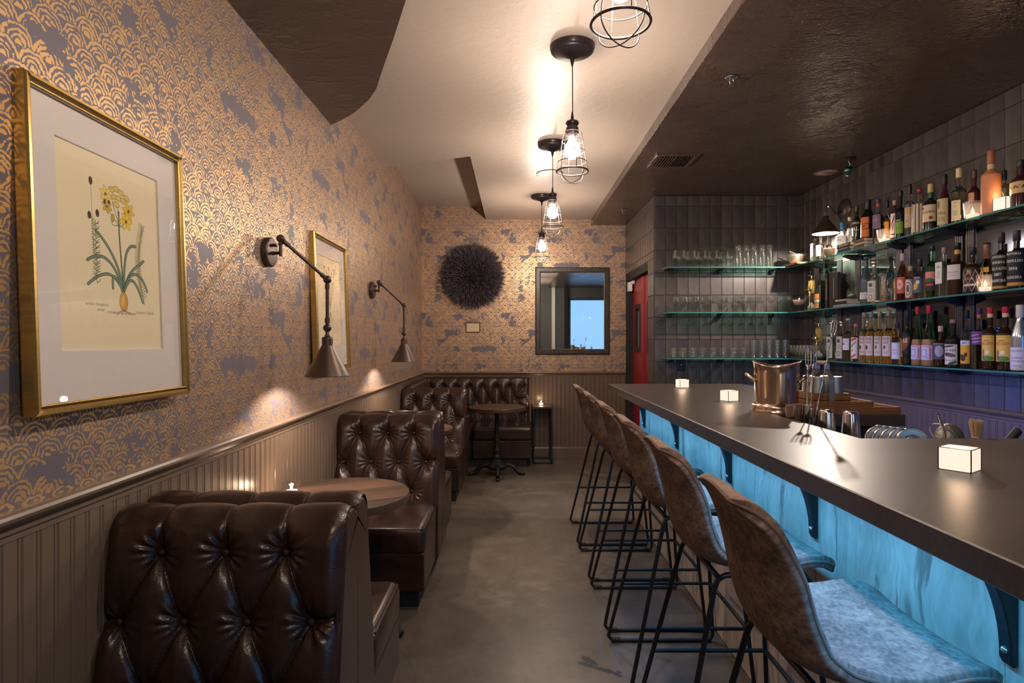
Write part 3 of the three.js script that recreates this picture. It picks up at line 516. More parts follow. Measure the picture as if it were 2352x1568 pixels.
function framed(d0, d1, label, pic) {
  const w = d1 - d0, h = 0.771, t = thing('framed_print', label, 'picture', [XL + 0.036, 1.252, -(d0 + d1) / 2]);
  t.rotation.z = 0.036;
  const y = (g) => g.rotateY(Math.PI / 2);                              // drawn in x, y; faces into the room
  const ro = [[-w / 2, 0], [w / 2, 0], [w / 2, h], [-w / 2, h]], iw = w / 2 - 0.015, ri = [[-iw, 0.020], [-iw, h - 0.020], [iw, h - 0.020], [iw, 0.020]];
  const bars = [[[-w / 2, 0], [w / 2, 0], [iw, 0.015], [-iw, 0.015]], [[-w / 2, h], [-iw, h - 0.015], [iw, h - 0.015], [w / 2, h]], [[-w / 2, 0], [-iw, 0.015], [-iw, h - 0.015], [-w / 2, h]], [[w / 2, 0], [w / 2, h], [iw, h - 0.015], [iw, 0.015]]];
  for (const b of bars) { const g = ext(b, 0.026, 0.0055); const bar = mesh('frame_bar', boxUV(y(g).translate(-0.012, 0, 0), 0.3), M.gold, t); }
  mesh('frame_lip', [[-1, 0], [1, 0]].map(([s]) => rod([0.012, 0.022, s * (iw - 0.001)], [0.012, h - 0.022, s * (iw - 0.001)], 0.003, 8)).concat([0.022, h - 0.022].map((q) => rod([0.012, q, -iw], [0.012, q, iw], 0.003, 8))), M.gold, t);
  const o = { x0: -w / 2 + 0.103, x1: w / 2 - 0.113, y0: 0.147, y1: 0.66 };
  mesh('mat_board', y(ext([[-iw, 0.02], [iw, 0.02], [iw, h - 0.02], [-iw, h - 0.02]], 0.003, 0.0014, [[[o.x0, o.y0], [o.x0, o.y1], [o.x1, o.y1], [o.x1, o.y0]]])).translate(-0.004, 0, 0), std(C(0.68, 0.62, 0.58), 0.8), t);
  mesh('print', y(new THREE.PlaneGeometry(o.x1 - o.x0 + 0.02, o.y1 - o.y0 + 0.02).translate((o.x0 + o.x1) / 2, (o.y0 + o.y1) / 2, 0)).translate(-0.0046, 0, 0), std(0xffffff, 0.8, 0, { map: canvasTex(640, 830, pic) }), t);
  mesh('backing_board', bx(-0.0115, -0.0075, 0.01, h - 0.01, -w / 2 + 0.01, w / 2 - 0.01), std(C(0.2, 0.16, 0.1), 0.9), t);
  mesh('glass', bx(0.0035, 0.005, 0.02, h - 0.02, -iw, iw), M.pane, t);
}
framed(1.303, 1.925, 'gold-framed botanical print of a yellow-flowered bulb plant in a pale mat', (g, w, h) => botanical(g, w, h));
framed(3.21, 3.84, 'gold-framed botanical print of a dark spiky plant between the swing-arm wall lamps', (g, w, h) => botanical(g, w, h, true));
{
  const t = thing('wall_mirror', 'rectangular wall mirror in a dark beaded frame on the far wall', 'mirror', [0.736, 1.266, ZF]), w = 0.898, h = 1.054, fw = 0.058;
  const O = [[-w / 2, 0], [w / 2, 0], [w / 2, h], [-w / 2, h]], i = w / 2 - fw;
  const frameTex = tex(256, 256, (u, v) => { const k = 0.9 + 0.5 * (fbm(u, v, 30, 8, 3, 1001) - 0.5); return [0.25 * k, 0.215 * k, 0.19 * k]; });
  mesh('frame', boxUV(ext(O, 0.034, 0.008, [[[-i, fw], [-i, h - fw], [i, h - fw], [i, fw]]]), 0.3), std(0xffffff, 0.4, 0.2, { map: frameTex }), t);
  mesh('outer_bead', [[-1, 1]].flatMap(() => [bx(-w / 2 - 0.004, -w / 2 + 0.006, -0.004, h + 0.004, 0, 0.02), bx(w / 2 - 0.006, w / 2 + 0.004, -0.004, h + 0.004, 0, 0.02), bx(-w / 2, w / 2, h - 0.006, h + 0.004, 0, 0.02), bx(-w / 2, w / 2, -0.004, 0.006, 0, 0.02)]), std(C(0.03, 0.026, 0.022), 0.5), t);
  const beads = [], bd = sph(0.0055, 6, 5); for (let y = fw; y <= h - fw; y += 0.0125) for (const s of [-1, 1]) beads.push(bd.clone().translate(s * i, y, 0.03)); for (let x = -i; x <= i; x += 0.0125) for (const y of [fw, h - fw]) beads.push(bd.clone().translate(x, y, 0.03));
  const be = mesh('inner_beading', beads, std(C(0.28, 0.19, 0.12), 0.35, 0.7), t); be.userData.kind = 'stuff'; be.userData.label = 'copper beaded inner edge';
  mesh('mirror_glass', bx(-i, i, fw, h - fw, 0.010, 0.014), M.mirror, t);
}
{
  const t = thing('feather_disc', 'large round wall ornament of dark feathers above the banquette', 'wall ornament', [-0.485, 2.213, ZF]);
  mesh('backing', lathe([[0, 0.004], [0.24, 0.004], [0.24, 0.03], [0, 0.05]], 30).rotateX(Math.PI / 2), M.blackMatte, t);
  const P = [], N = 5200, up = V(0, 0, 1), q = new THREE.Quaternion();
  for (let k = 0; k < N; k++) {
    const cz = 0.02 + 0.98 * Math.pow((k + 0.5) / N, 0.8), sr = Math.sqrt(Math.max(0, 1 - cz * cz)), th = k * 2.39996 + rr(-0.05, 0.05);
    const dir = V(sr * Math.cos(th), sr * Math.sin(th), cz).add(V(rr(-0.4, 0.4), rr(-0.4, 0.4), rr(-0.1, 0.25))).normalize();
    const rad = rr(0.84, 1.08), tip = V(sr * Math.cos(th) * 0.405 * rad, sr * Math.sin(th) * 0.405 * rad, 0.02 + cz * 0.20 * rad);
    const len = rr(0.07, 0.13), base = tip.clone().addScaledVector(dir, -len); base.z = Math.max(base.z, 0.012);
    const side = dir.clone().cross(V(rr(-1, 1), rr(-1, 1), rr(-1, 1))).normalize().multiplyScalar(0.0032), oth = dir.clone().cross(side).normalize().multiplyScalar(0.0032);
    const mid = base.clone().lerp(tip, 0.6).add(V(rr(-1, 1), rr(-1, 1), rr(-1, 1)).multiplyScalar(0.004));
    const tri = (a, b, c) => P.push(a.x, a.y, a.z, b.x, b.y, b.z, c.x, c.y, c.z);
    const A = base.clone().add(side), B = base.clone().sub(side), D = base.clone().add(oth), m0 = mid.clone().add(side), m1 = mid.clone().sub(side), m2 = mid.clone().add(oth);
    tri(A, B, m0); tri(B, m1, m0); tri(B, D, m1); tri(D, m2, m1); tri(m0, m1, tip); tri(m1, m2, tip); tri(m2, m0, tip);
  }
  const g = new THREE.BufferGeometry(); g.setAttribute('position', new THREE.Float32BufferAttribute(P, 3)); g.computeVertexNormals(); g.setAttribute('uv', new THREE.Float32BufferAttribute(new Float32Array(P.length / 3 * 2), 2));
  const f = mesh('feathers', g, std(C(0.105, 0.085, 0.098), 0.5), t); f.userData.kind = 'stuff';
}
{
  const t = thing('framed_card', 'tiny framed text card on the far wall under the feather disc', 'sign', [-0.476, 1.53, ZF]);
  mesh('frame', ext([[-0.088, 0], [0.088, 0], [0.088, 0.124], [-0.088, 0.124]], 0.010, 0.003, [[[-0.078, 0.010], [-0.078, 0.114], [0.078, 0.114], [0.078, 0.010]]]), std(C(0.10, 0.07, 0.05), 0.5), t);
  mesh('card', new THREE.PlaneGeometry(0.158, 0.106).translate(0, 0.062, 0.004), std(0xffffff, 0.7, 0, { map: canvasTex(256, 170, (g, w, h) => { g.fillStyle = '#d8c4a2'; g.fillRect(0, 0, w, h); g.fillStyle = '#6b5a48'; for (let k = 0; k < 26; k++) g.fillRect(40 + k * 7, 84, 5, 3); for (let k = 0; k < 12; k++) g.fillRect(88 + k * 7, 70, 4, 2); }) }), t);
}

// ---------------------------------------------------------------- bar
{
  const t = thing('bar_cabinet', 'bar front of pale veined stone slabs lit blue from above', 'bar');
  const veins = (s) => tex(512, 1024, (u, v) => {
    const warp = fbm(u, v, 3, 4, 4, s) - 0.5, a = fbm(u + warp * 0.22, v, 22, 3, 4, s + 10), b = fbm(u + warp * 0.3, v, 5, 2, 4, s + 20), spot = fbm(u, v, 30, 30, 3, s + 30);
    const vein = ss(0.60, 0.76, a) * ss(0.45, 0.6, b + 0.3 * (spot - 0.5)), cloud = b; const fine = fbm(u + warp * 0.2, v, 60, 9, 3, s + 40); const k = 0.95 + 0.22 * (cloud - 0.5) + 0.12 * (spot - 0.5) + 0.16 * (fine - 0.5) - 0.30 * vein;
    return [0.80 * k + 0.02, 0.735 * k, 0.65 * k];
  });
  const mats = [1101, 1201, 1301].map((s) => std(0xffffff, 0.32, 0, { map: veins(s) }));
  let z = 0.66, k = 0;
  while (z > -4.6) {
    const z1 = Math.max(z - 0.62, -4.63), g = rb(1.0, 1.02, 0.004, 1.018, z1 + 0.0008, z - 0.0008, 0.0015, 1), p = g.attributes.position, uv = g.attributes.uv, fl = k % 2 ? -1 : 1;
    for (let i = 0; i < p.count; i++) uv.setXY(i, fl * (p.getZ(i) - z1) / 0.62, p.getY(i) / 1.02 + 0.37 * k);
    mesh('stone_slab', g, mats[k % 3], t); z = z1; k++;
  }
  mesh('carcass', [bx(1.022, 1.24, 0, 1.02, -4.62, 0.62), bx(1.24, 1.83, 0, 1.02, -4.62, -2.86), bx(1.24, 2.1, 0, 1.02, -2.09, 0.62)], M.blackMatte, t);
  mesh('drainer_ledge', rb(1.242, 1.86, 0.90, 0.945, -2.84, -2.10, 0.006), M.steel, t);
  for (const d of [1.18, 1.945, 2.70, 3.56, 4.44]) {
    const c = []; for (let i = 0; i <= 10; i++) { const q = i / 10; c.push([0.999 - 0.016 - 0.075 * Math.pow(1 - q, 2.2), 1.012 - 0.225 * q]); }
    const br = mesh('bracket', ext([[0.999, 1.018], [0.906, 1.018], ...c, [0.990, 0.775], [0.999, 0.778]], 0.026, 0.003).translate(0, 0, -d - 0.013), M.black, t);
    mesh('bolt', sph(0.008, 10, 8).translate(0.984, 0.805, -d), M.chrome, br);
  }
  mesh('blue_strip', bx(0.805, 0.825, 1.011, 1.018, -4.6, 0.3), M.cyanStrip, t);
  const ct = mesh('bar_counter', boxUV(ext([[0.79, 0.62], [0.79, -4.85], [1.87, -4.85], [1.87, -2.81], [1.25, -2.81], [1.25, -2.12], [2.15, -2.12], [2.15, 0.62]].map(([x, zz]) => [x, zz]), 0.05, 0.003).rotateX(Math.PI / 2).translate(0, 1.07, 0), 0.8), M.counter);
  tag(ct, 'long dark taupe bar counter with a notch for the bartender station', 'counter');
  const s2 = mesh('light_strip', bx(1.85, 1.868, 1.006, 1.019, -4.5, -2.9), M.blueStrip); tag(s2, 'blue light strip under the counter edge beneath the wooden trays', 'light strip');
  const s3 = mesh('light_strip', bx(2.13, 2.148, 1.006, 1.019, -2.1, -1.15), M.blueStrip); tag(s3, 'blue light strip under the counter edge past the notch', 'light strip');
}
// bar stools
{
  const prof = new THREE.CatmullRomCurve3([[0.245, 0.728], [0.232, 0.752], [0.19, 0.765], [0.10, 0.760], [0.0, 0.744], [-0.075, 0.742], [-0.128, 0.772], [-0.158, 0.835], [-0.180, 0.93], [-0.204, 1.03], [-0.228, 1.085], [-0.254, 1.102]].map((p) => V(p[0], p[1], 0)));
  const NU = 64, NT = 34, sp = prof.getSpacedPoints(NU), th = 0.018;
  const wAt = (s) => (0.212 + 0.018 * Math.sin(Math.PI * clamp(s * 1.5)) - 0.040 * ss(0.5, 1, s)) * (s < 0.10 ? Math.sqrt(1 - 0.35 * Math.pow(1 - s / 0.10, 2)) : 1) * (s > 0.86 ? Math.sqrt(1 - 0.62 * Math.pow((s - 0.86) / 0.14, 2)) : 1);
  const curlAt = (s) => 0.012 * (1 - ss(0.1, 0.3, s)) + 0.055 * ss(0.18, 0.5, s) * (1 - ss(0.72, 1, s) * 0.75);
  const at = (i, q) => {                                                // q -1..1 across
    const s = i / NU, p = sp[i], a = sp[Math.max(0, i - 1)], b = sp[Math.min(NU, i + 1)], tx = b.x - a.x, ty = b.y - a.y, l = Math.hypot(tx, ty), nx = ty / l, ny = -tx / l;   // n points up / forward
    const w = wAt(s), c = curlAt(s) * Math.pow(Math.abs(q), 2.4), drop = -0.03 * ss(0.8, 1, s) * Math.pow(Math.abs(q), 2) ;
    return V(p.x + nx * c - 0.0 * drop, p.y + ny * c + drop * ss(0.85, 1, s), q * w * (1 - 0.06 * Math.pow(Math.abs(q), 2) * ss(0.2, 0.6, s)));
  };
  const grid = []; for (let i = 0; i <= NU; i++) { grid.push([]); for (let j = 0; j <= NT; j++) { const q = Math.sin((j / NT * 2 - 1) * Math.PI / 2 * 0.98) / Math.sin(Math.PI / 2 * 0.98); grid[i].push(at(i, q)); } }
  const nrm = grid.map((r, i) => r.map((p, j) => { const a = grid[Math.min(NU, i + 1)][j].clone().sub(grid[Math.max(0, i - 1)][j]), b = grid[i][Math.min(NT, j + 1)].clone().sub(grid[i][Math.max(0, j - 1)]); return a.cross(b).normalize().multiplyScalar(1); }));
  const P = [], UV = [], I = []; const W1 = NT + 1;
  const edgeT = (i, j) => { const e = Math.min(i, NU - i, j * 1.3, (NT - j) * 1.3); return e < 4 ? Math.sqrt(Math.max(0.06, 1 - Math.pow(1 - e / 4, 2))) : 1; };
  for (const s of [1, -1]) for (let i = 0; i <= NU; i++) for (let j = 0; j <= NT; j++) { const p = grid[i][j].clone().addScaledVector(nrm[i][j], s * th * edgeT(i, j)); P.push(p.x, p.y, p.z); UV.push(p.z / 0.5 + 0.5, i / NU * 0.9 / 0.5); }
  const o2 = (NU + 1) * W1;
  for (let i = 0; i < NU; i++) for (let j = 0; j < NT; j++) { const a = i * W1 + j, b = a + 1, c = a + W1, d = c + 1; I.push(a, c, b, b, c, d, o2 + a, o2 + b, o2 + c, o2 + b, o2 + d, o2 + c); }
  const rim = []; for (let j = 0; j <= NT; j++) rim.push([0, j]); for (let i = 1; i <= NU; i++) rim.push([i, NT]); for (let j = NT - 1; j >= 0; j--) rim.push([NU, j]); for (let i = NU - 1; i > 0; i--) rim.push([i, 0]);
  for (let k = 0; k < rim.length; k++) { const [i, j] = rim[k], [m, n] = rim[(k + 1) % rim.length], a = i * W1 + j, b = m * W1 + n; I.push(a, b, o2 + a, b, o2 + b, o2 + a); }
  const shellGeo = new THREE.BufferGeometry(); shellGeo.setAttribute('position', new THREE.Float32BufferAttribute(P, 3)); shellGeo.setAttribute('uv', new THREE.Float32BufferAttribute(UV, 2)); shellGeo.setIndex(I); shellGeo.computeVertexNormals();
  const rimPts = rim.filter((_, k) => k % 2 === 0).map(([i, j]) => grid[i][j].clone());
  const stool = (d, label, turn = 0) => {
    const t = thing('bar_stool', label, 'bar stool', [0.705, 0, -d], turn, 'bucket-seat bar stools along the bar');
    const sh = mesh('seat_shell', shellGeo, M.suede, t);
    mesh('welt', tube(rimPts, 0.0045, 220, 6, true), M.suede, sh);
    for (const s of [-1, 1]) {
      const z0 = s * 0.17, z1 = s * 0.25, tr = 0.0085;
      const f = mesh('side_frame', [bent([[0.0, tr, z1], [-0.255, tr, z1], [-0.09, 0.718, z0], [0.185, 0.728, z0], [0.245, tr, z1], [0.0, tr, z1]], 0.035, tr, 8), rod([-0.187, 0.29, s * 0.218], [0.221, 0.29, s * 0.218], 0.0075)], M.black, t);
      for (const [p0, p1] of [[-0.235, -0.19], [0.19, 0.235]]) mesh('foot_pad', rb(p0, p1, 0.0, 0.02, z1 - 0.012, z1 + 0.012, 0.004, 1), M.blackMatte, f);
    }
    mesh('footrest', rod([0.221, 0.29, -0.218], [0.221, 0.29, 0.218], 0.0085), M.black, t);
    mesh('crossbar', rod([-0.088, 0.716, -0.17], [-0.088, 0.716, 0.17], 0.0085), M.black, t); mesh('crossbar', rod([0.15, 0.724, -0.17], [0.15, 0.724, 0.17], 0.0085), M.black, t);
    return t;
  };
  const L = (s) => `brown suede bucket bar stool on a black sled frame, ${s}`;
  stool(4.365, L('first from the red doors')); stool(3.755, L('second from the red doors')); stool(3.145, L('third from the red doors')); stool(2.545, L('fourth from the red doors')); stool(1.945, L('fifth from the red doors')); stool(1.345, L('sixth from the red doors'));
}

// ---------------------------------------------------------------- ceiling fittings over the bar
{
  const t = thing('air_vent', 'slatted air vent set in the brown soffit above the bar', 'vent', [1.26, HS, -4.63]);
  mesh('frame', ext([[-0.165, -0.17], [0.165, -0.17], [0.165, 0.17], [-0.165, 0.17]], 0.012, 0.003, [[[-0.13, -0.135], [-0.13, 0.135], [0.13, 0.135], [0.13, -0.135]]]).rotateX(Math.PI / 2), M.soffit, t);
  mesh('duct', bx(-0.13, 0.13, -0.002, 0.0, -0.135, 0.135), M.blackMatte, t);
  for (let k = 0; k < 12; k++) mesh('slat', bx(-0.001, 0.001, -0.02, 0.0, -0.132, 0.132).rotateZ(k < 6 ? 0.25 : -0.6).translate(-0.12 + k * 0.0218, -0.001, 0), M.soffit, t);
  for (const [x, d, l] of [[1.18, 3.177, 'small silver sprinkler head on the brown soffit above the counter'], [1.195, 6.34, 'small silver sprinkler head on brown soffit outside the red doors']]) {
    const s = thing('sprinkler_head', l, 'sprinkler', [x, HS, -d], 0.4);
    mesh('escutcheon', lathe([[0, 0], [0.034, 0], [0.032, -0.006], [0.012, -0.012], [0, -0.012]], 24), M.steel, s);
    mesh('yoke', [tube([[-0.008, -0.01, 0], [-0.014, -0.025, 0], [0, -0.042, 0], [0.014, -0.025, 0], [0.008, -0.01, 0]], 0.003, 24, 6)], M.steel, s);
    mesh('deflector', lathe([[0, -0.042], [0.016, -0.041], [0.018, -0.044], [0, -0.045]], 16), M.steel, s);
  }
  const b = thing('ball_spotlight', 'small chrome ball spotlight hanging from the soffit above the bottle shelves', 'spotlight', [2.62, HS, -4.6]);
  mesh('canopy', lathe([[0, 0], [0.052, 0], [0.05, -0.006], [0.012, -0.012], [0, -0.012]], 30), M.bronze, b);
  mesh('stem', [rod([0, -0.01, 0], [0.0, -0.03, 0.005], 0.006), tube([[0, -0.03, 0.005], [0.006, -0.045, 0.01], [0, -0.06, 0.0]], 0.004, 12, 6)], M.steel, b);
  mesh('ball', sph(0.034, 24, 18).translate(-0.004, -0.088, 0), std(C(0.16, 0.34, 0.32), 0.12, 1), b);
  mesh('nozzle', lathe([[0.012, 0], [0.016, 0.02], [0.013, 0.02], [0.01, 0]], 16).rotateX(Math.PI).rotateZ(-0.3).translate(-0.014, -0.112, 0.004), M.steel, b);
}
{   // barn-style lamp in the corner
  const t = thing('barn_wall_lamp', 'dark barn-shade wall lamp glowing above the corner of shelves', 'wall lamp', [XR - 0.005, 2.527, -4.977]);
  mesh('wall_plate', lathe([[0, 0], [0.092, 0], [0.094, 0.008], [0.082, 0.014], [0.078, 0.022], [0.055, 0.026], [0.045, 0.036], [0, 0.038]], 36).rotateZ(Math.PI / 2), M.bronze, t);
  mesh('gooseneck', tube([[-0.03, 0, 0], [-0.07, -0.03, 0], [-0.11, 0.0, 0], [-0.15, 0.035, 0], [-0.165, 0.0, 0], [-0.165, -0.05, 0]], 0.008, 50, 8), M.bronze, t);
  mesh('shade', lathe([[0.012, -0.05], [0.022, -0.055], [0.026, -0.085], [0.034, -0.092], [0.048, -0.115], [0.078, -0.15], [0.102, -0.198], [0.104, -0.2], [0.100, -0.197], [0.074, -0.15], [0.044, -0.115], [0.030, -0.095], [0.01, -0.09]], 40).translate(-0.165, 0, 0), M.bronze, t);
  const b = mesh('bulb', sph(0.028, 18, 14).translate(-0.165, -0.182, 0), M.bulb, t); b.castShadow = false;
  point(LAMP, WALLL, [-0.165, -0.182, 0], t, 1.0);
}
{ const o = thing('power_outlet', 'black power outlet under the lowest glass shelf on tiled wall', 'outlet', [1.649, 1.135, ZE + 0.008]);
  mesh('cover_plate', rb(-0.039, 0.039, 0, 0.118, 0, 0.006, 0.002), M.black, o); mesh('socket', [rb(-0.017, 0.017, 0.065, 0.095, 0.005, 0.008, 0.002), rb(-0.017, 0.017, 0.024, 0.054, 0.005, 0.008, 0.002)], M.blackMatte, o); mesh('indicator', bx(-0.004, 0.004, 0.055, 0.064, 0.006, 0.009), M.white, o); }

// ---------------------------------------------------------------- things on the bar
const CT = 1.0705;
function cubeCandle(x, d, turn, label, y = CT, s = 0.074, h = 0.062) {
  const t = thing('cube_candle', label, 'candle', [x, y, -d], turn, 'glowing cube candle holders');
  const a = s / 2, k = 0.003;
  for (let i = 0; i < 4; i++) { const p = mesh('glass_side', bx(-a + k, a - k, 0.004, h, a - k, a), M.candleGlass, t); p.rotation.y = i * Math.PI / 2; p.castShadow = false; }
  mesh('base', rb(-a, a, 0, 0.005, -a, a, 0.0015), M.bronze, t);
  for (const sx of [-1, 1]) for (const sz of [-1, 1]) mesh('corner_seam', bx(sx * a - 0.0012, sx * a + 0.0012, 0.003, h + 0.001, sz * a - 0.0012, sz * a + 0.0012), M.bronze, t);
  mesh('rim', [bx(-a, a, h, h + 0.0015, a - 0.002, a + 0.001), bx(-a, a, h, h + 0.0015, -a - 0.001, -a + 0.002), bx(a - 0.002, a + 0.001, h, h + 0.0015, -a, a), bx(-a - 0.001, -a + 0.002, h, h + 0.0015, -a, a)], M.bronze, t);
  mesh('wax', lathe([[0, 0.006], [0.018, 0.006], [0.018, 0.022], [0, 0.022]], 18), M.white, t);
  mesh('flame', lathe([[0, 0.023], [0.004, 0.028], [0.005, 0.034], [0, 0.048]], 10), M.flame, t);
  point(WARM, CANDLE, [0, h + 0.02, 0], t, 1.2);
  return t;
}
cubeCandle(1.29, 4.48, 0.2, 'glowing frosted cube candle on the counter end near the red doors');
cubeCandle(1.275, 3.47, 0.35, 'glowing frosted cube candle on the counter beside the copper wine bucket');
cubeCandle(1.215, 1.605, 0.62, 'glowing frosted cube candle standing alone where the counter widens past the station');
{
  const t = thing('wine_bucket', 'polished copper wine bucket with wavy rim and loop handles', 'bucket', [1.318, CT, -2.945], -0.42), r = 0.104;
  const P = [], I = [], N = 64, rowsB = [[0, 0.045], [1, 0], [0.25, 1]];
  const prof = [[0.100, 0.045], [0.101, 0.08], [0.104, 0.16], [0.106, 0.20]];
  const wall = (off, rev) => { const pos = [], idx = [], nv = 10; for (let j = 0; j <= nv; j++) for (let i = 0; i <= N; i++) { const a = i / N * Math.PI * 2, top = 0.238 + 0.013 * Math.cos(2 * a), y = lerp(0.045, top, j / nv), rad = 0.100 + 0.006 * (j / nv) + (j === nv ? 0.005 : 0) - off; pos.push(rad * Math.cos(a), y, rad * Math.sin(a)); } for (let j = 0; j < nv; j++) for (let i = 0; i < N; i++) { const a = j * (N + 1) + i, b = a + 1, c = a + N + 1, d = c + 1; if (rev) idx.push(a, b, c, b, d, c); else idx.push(a, c, b, b, c, d); } const g = new THREE.BufferGeometry(); g.setAttribute('position', new THREE.Float32BufferAttribute(pos, 3)); g.setAttribute('uv', new THREE.Float32BufferAttribute(new Float32Array(pos.length / 3 * 2), 2)); g.setIndex(idx); g.computeVertexNormals(); return g; };
  mesh('body', [wall(0, false), wall(0.003, true), lathe([[0, 0.047], [0.098, 0.047]], 30)], M.copper, t);
  mesh('rim', tube(Array.from({ length: 49 }, (_, i) => { const a = i / 48 * Math.PI * 2; return V(0.1105 * Math.cos(a), 0.238 + 0.013 * Math.cos(2 * a), 0.1105 * Math.sin(a)); }).slice(0, 48), 0.0035, 160, 8, true), M.copper, t);
  mesh('foot', lathe([[0, 0.0], [0.118, 0.0], [0.119, 0.008], [0.113, 0.012], [0.115, 0.02], [0.112, 0.026], [0.114, 0.034], [0.104, 0.040], [0.100, 0.046], [0, 0.046]], 48), M.copper, t);
  for (const s of [-1, 1]) { const h = mesh('handle', tube([[s * 0.102, 0.152, 0.034], [s * 0.125, 0.172, 0.030], [s * 0.142, 0.186, 0.0], [s * 0.125, 0.172, -0.030], [s * 0.102, 0.152, -0.034]], 0.0065, 40, 10), M.copper, t); }
}
const LEDGE = 0.946;
function barFork(base, tip, label, name = 'bar_fork') {
  const t = thing(name, label, 'bar tool', base), L = V(...tip).sub(V(...base)), len = L.length(); t.quaternion.setFromUnitVectors(V(0, 1, 0), L.clone().normalize());
  const hel = (ph) => Array.from({ length: 60 }, (_, i) => { const y = 0.02 + (len - 0.10) * i / 59, a = y * 420 + ph; return V(0.0018 * Math.cos(a), y, 0.0018 * Math.sin(a)); });
  mesh('twisted_stem', [tube(hel(0), 0.0017, 240, 5), tube(hel(Math.PI), 0.0017, 240, 5)], M.chrome, t);
  const tines = [-1, 0, 1].map((k) => tube([[0, len - 0.085, 0], [k * 0.010, len - 0.06, 0.003], [k * 0.0115, len - 0.035, 0.003], [k * 0.011, len, 0]], 0.0022, 20, 6));
  mesh('tines', [...tines, sph(0.009, 12, 8).scale(1, 1.9, 0.35).translate(0, len - 0.068, 0.002)], M.chrome, t); return t;
}
{
  const cup = (x, d, r0, r1, h, mat, label, name, y = LEDGE) => { const t = thing(name, label, 'cup', [x, y, -d]); mesh('body', lathe([[0, 0.001], [r0, 0.001], [r1, h], [r1 - 0.0015, h], [r0 - 0.0015, 0.004], [0, 0.004]], 32), mat, t); mesh('rim', torus(r1, 0.0014, 32, 6).translate(0, h, 0), mat, t); return t; };
  cup(1.29, 2.71, 0.030, 0.033, 0.185, std(C(0.52, 0.38, 0.30), 0.25, 1), 'copper-toned steel tool cup standing beside the wine bucket', 'tool_cup');
  cup(1.352, 2.70, 0.024, 0.025, 0.185, M.chrome, 'narrow chrome tool cup holding three long bar forks', 'tool_cup');
  barFork([1.347, LEDGE + 0.006, -2.702], [1.362, 1.368, -2.72], 'long twisted-stem bar fork leaning upright beside the wine bucket');
  barFork([1.357, LEDGE + 0.006, -2.700], [1.374, 1.372, -2.69], 'long twisted-stem bar fork in cup, right behind the other upright one');
  barFork([1.356, LEDGE + 0.006, -2.694], [1.475, 1.515, -2.70], 'long twisted-stem bar fork slanting toward the bottle shelves');
  const shaker = (x, d, label) => { const t = thing('shaker_tin', label, 'shaker', [x, LEDGE, -d], 0, 'upturned steel shaker tins'); mesh('body', lathe([[0.044, 0.0], [0.0455, 0.003], [0.044, 0.006], [0.033, 0.158], [0.030, 0.168], [0.024, 0.172], [0.022, 0.169], [0, 0.168]], 36), M.chrome, t); return t; };
  shaker(1.402, 2.635, 'upturned chrome shaker tin on the ledge below the wooden tray'); shaker(1.474, 2.575, 'upturned chrome shaker tin on the ledge below the wooden tray');
  cup(1.405, 2.32, 0.026, 0.028, 0.085, M.chrome, 'small round chrome cup behind the edge of the notch', 'jigger_cup');
  { const t = thing('bar_spoon', 'steel spoon handle lying across the ledge near the strainers', 'spoon', [1.55, LEDGE, -2.17]); mesh('handle', tube([[-0.10, 0.07, 0], [-0.05, 0.082, 0], [0.0, 0.09, 0], [0.05, 0.075, 0.0], [0.08, 0.01, 0.0]], 0.004, 30, 8), M.chrome, t); mesh('bowl', sph(0.018, 14, 10).scale(1.3, 0.3, 1).translate(-0.115, 0.066, 0), M.chrome, t); }
  // strainers standing in a row
  for (let k = 0; k < 5; k++) {
    const t = thing('cocktail_strainer', k ? 'round steel cocktail strainer standing in the row behind the perforated one' : 'round steel cocktail strainer with perforated plate at the front of its row', 'strainer', [1.50 + 0.03 * (4 - k) * 0.6, LEDGE + 0.072, -2.32 - 0.02 * k], 0, k ? 'steel cocktail strainers' : undefined); t.rotation.set(-0.12, -0.25, 0);
    const holes = []; if (!k) for (let a = 0; a < 14; a++) { const q = 0.2 + a / 13 * 2.7, r = 0.034; holes.push(Array.from({ length: 6 }, (_, i) => [r * Math.cos(q) + 0.003 * Math.cos(-i * 1.047), r * Math.sin(q) + 0.003 * Math.sin(-i * 1.047)])); }
    mesh('plate', ext(Array.from({ length: 40 }, (_, i) => [0.056 * Math.cos(i / 40 * 6.2832), 0.056 * Math.sin(i / 40 * 6.2832)]), 0.0015, 0, holes), M.steel, t);
    mesh('spring_rim', torus(0.059, 0.0045, 40, 8).rotateX(Math.PI / 2), M.chrome, t);
    mesh('handle', [torus(0.030, 0.0025, 28, 6).rotateX(Math.PI / 2).translate(0, 0.0, 0.012)], M.chrome, t);
  }
  { const t = thing('citrus_press', 'shiny domed hand citrus press beside the mesh strainer', 'press', [1.645, LEDGE + 0.0485, -2.235], 0.3); mesh('bowl', sph(0.058, 28, 20).scale(1, 0.82, 1), M.chrome, t); mesh('hinge', rb(-0.07, -0.045, -0.012, 0.012, -0.015, 0.015, 0.004), M.chrome, t); }
  { const t = thing('mesh_strainer', 'conical fine mesh strainer with steel handle', 'strainer', [1.745, LEDGE + 0.03, -2.36], 0.3); mesh('mesh_bowl', sph(0.05, 22, 14).scale(1.1, 1.35, 1).translate(0, 0.05, 0), std(C(0.30, 0.28, 0.26), 0.5, 0.8, { bumpMap: orange, bumpScale: 0.002 }), t); mesh('rim', torus(0.052, 0.003, 32, 6).rotateZ(-1.0).translate(-0.03, 0.075, 0), M.chrome, t); mesh('handle', tube([[-0.045, 0.02, 0.02], [-0.055, 0.09, 0.02], [-0.075, 0.13, 0.02], [-0.085, 0.158, 0.02]], 0.005, 24, 8), M.chrome, t); }
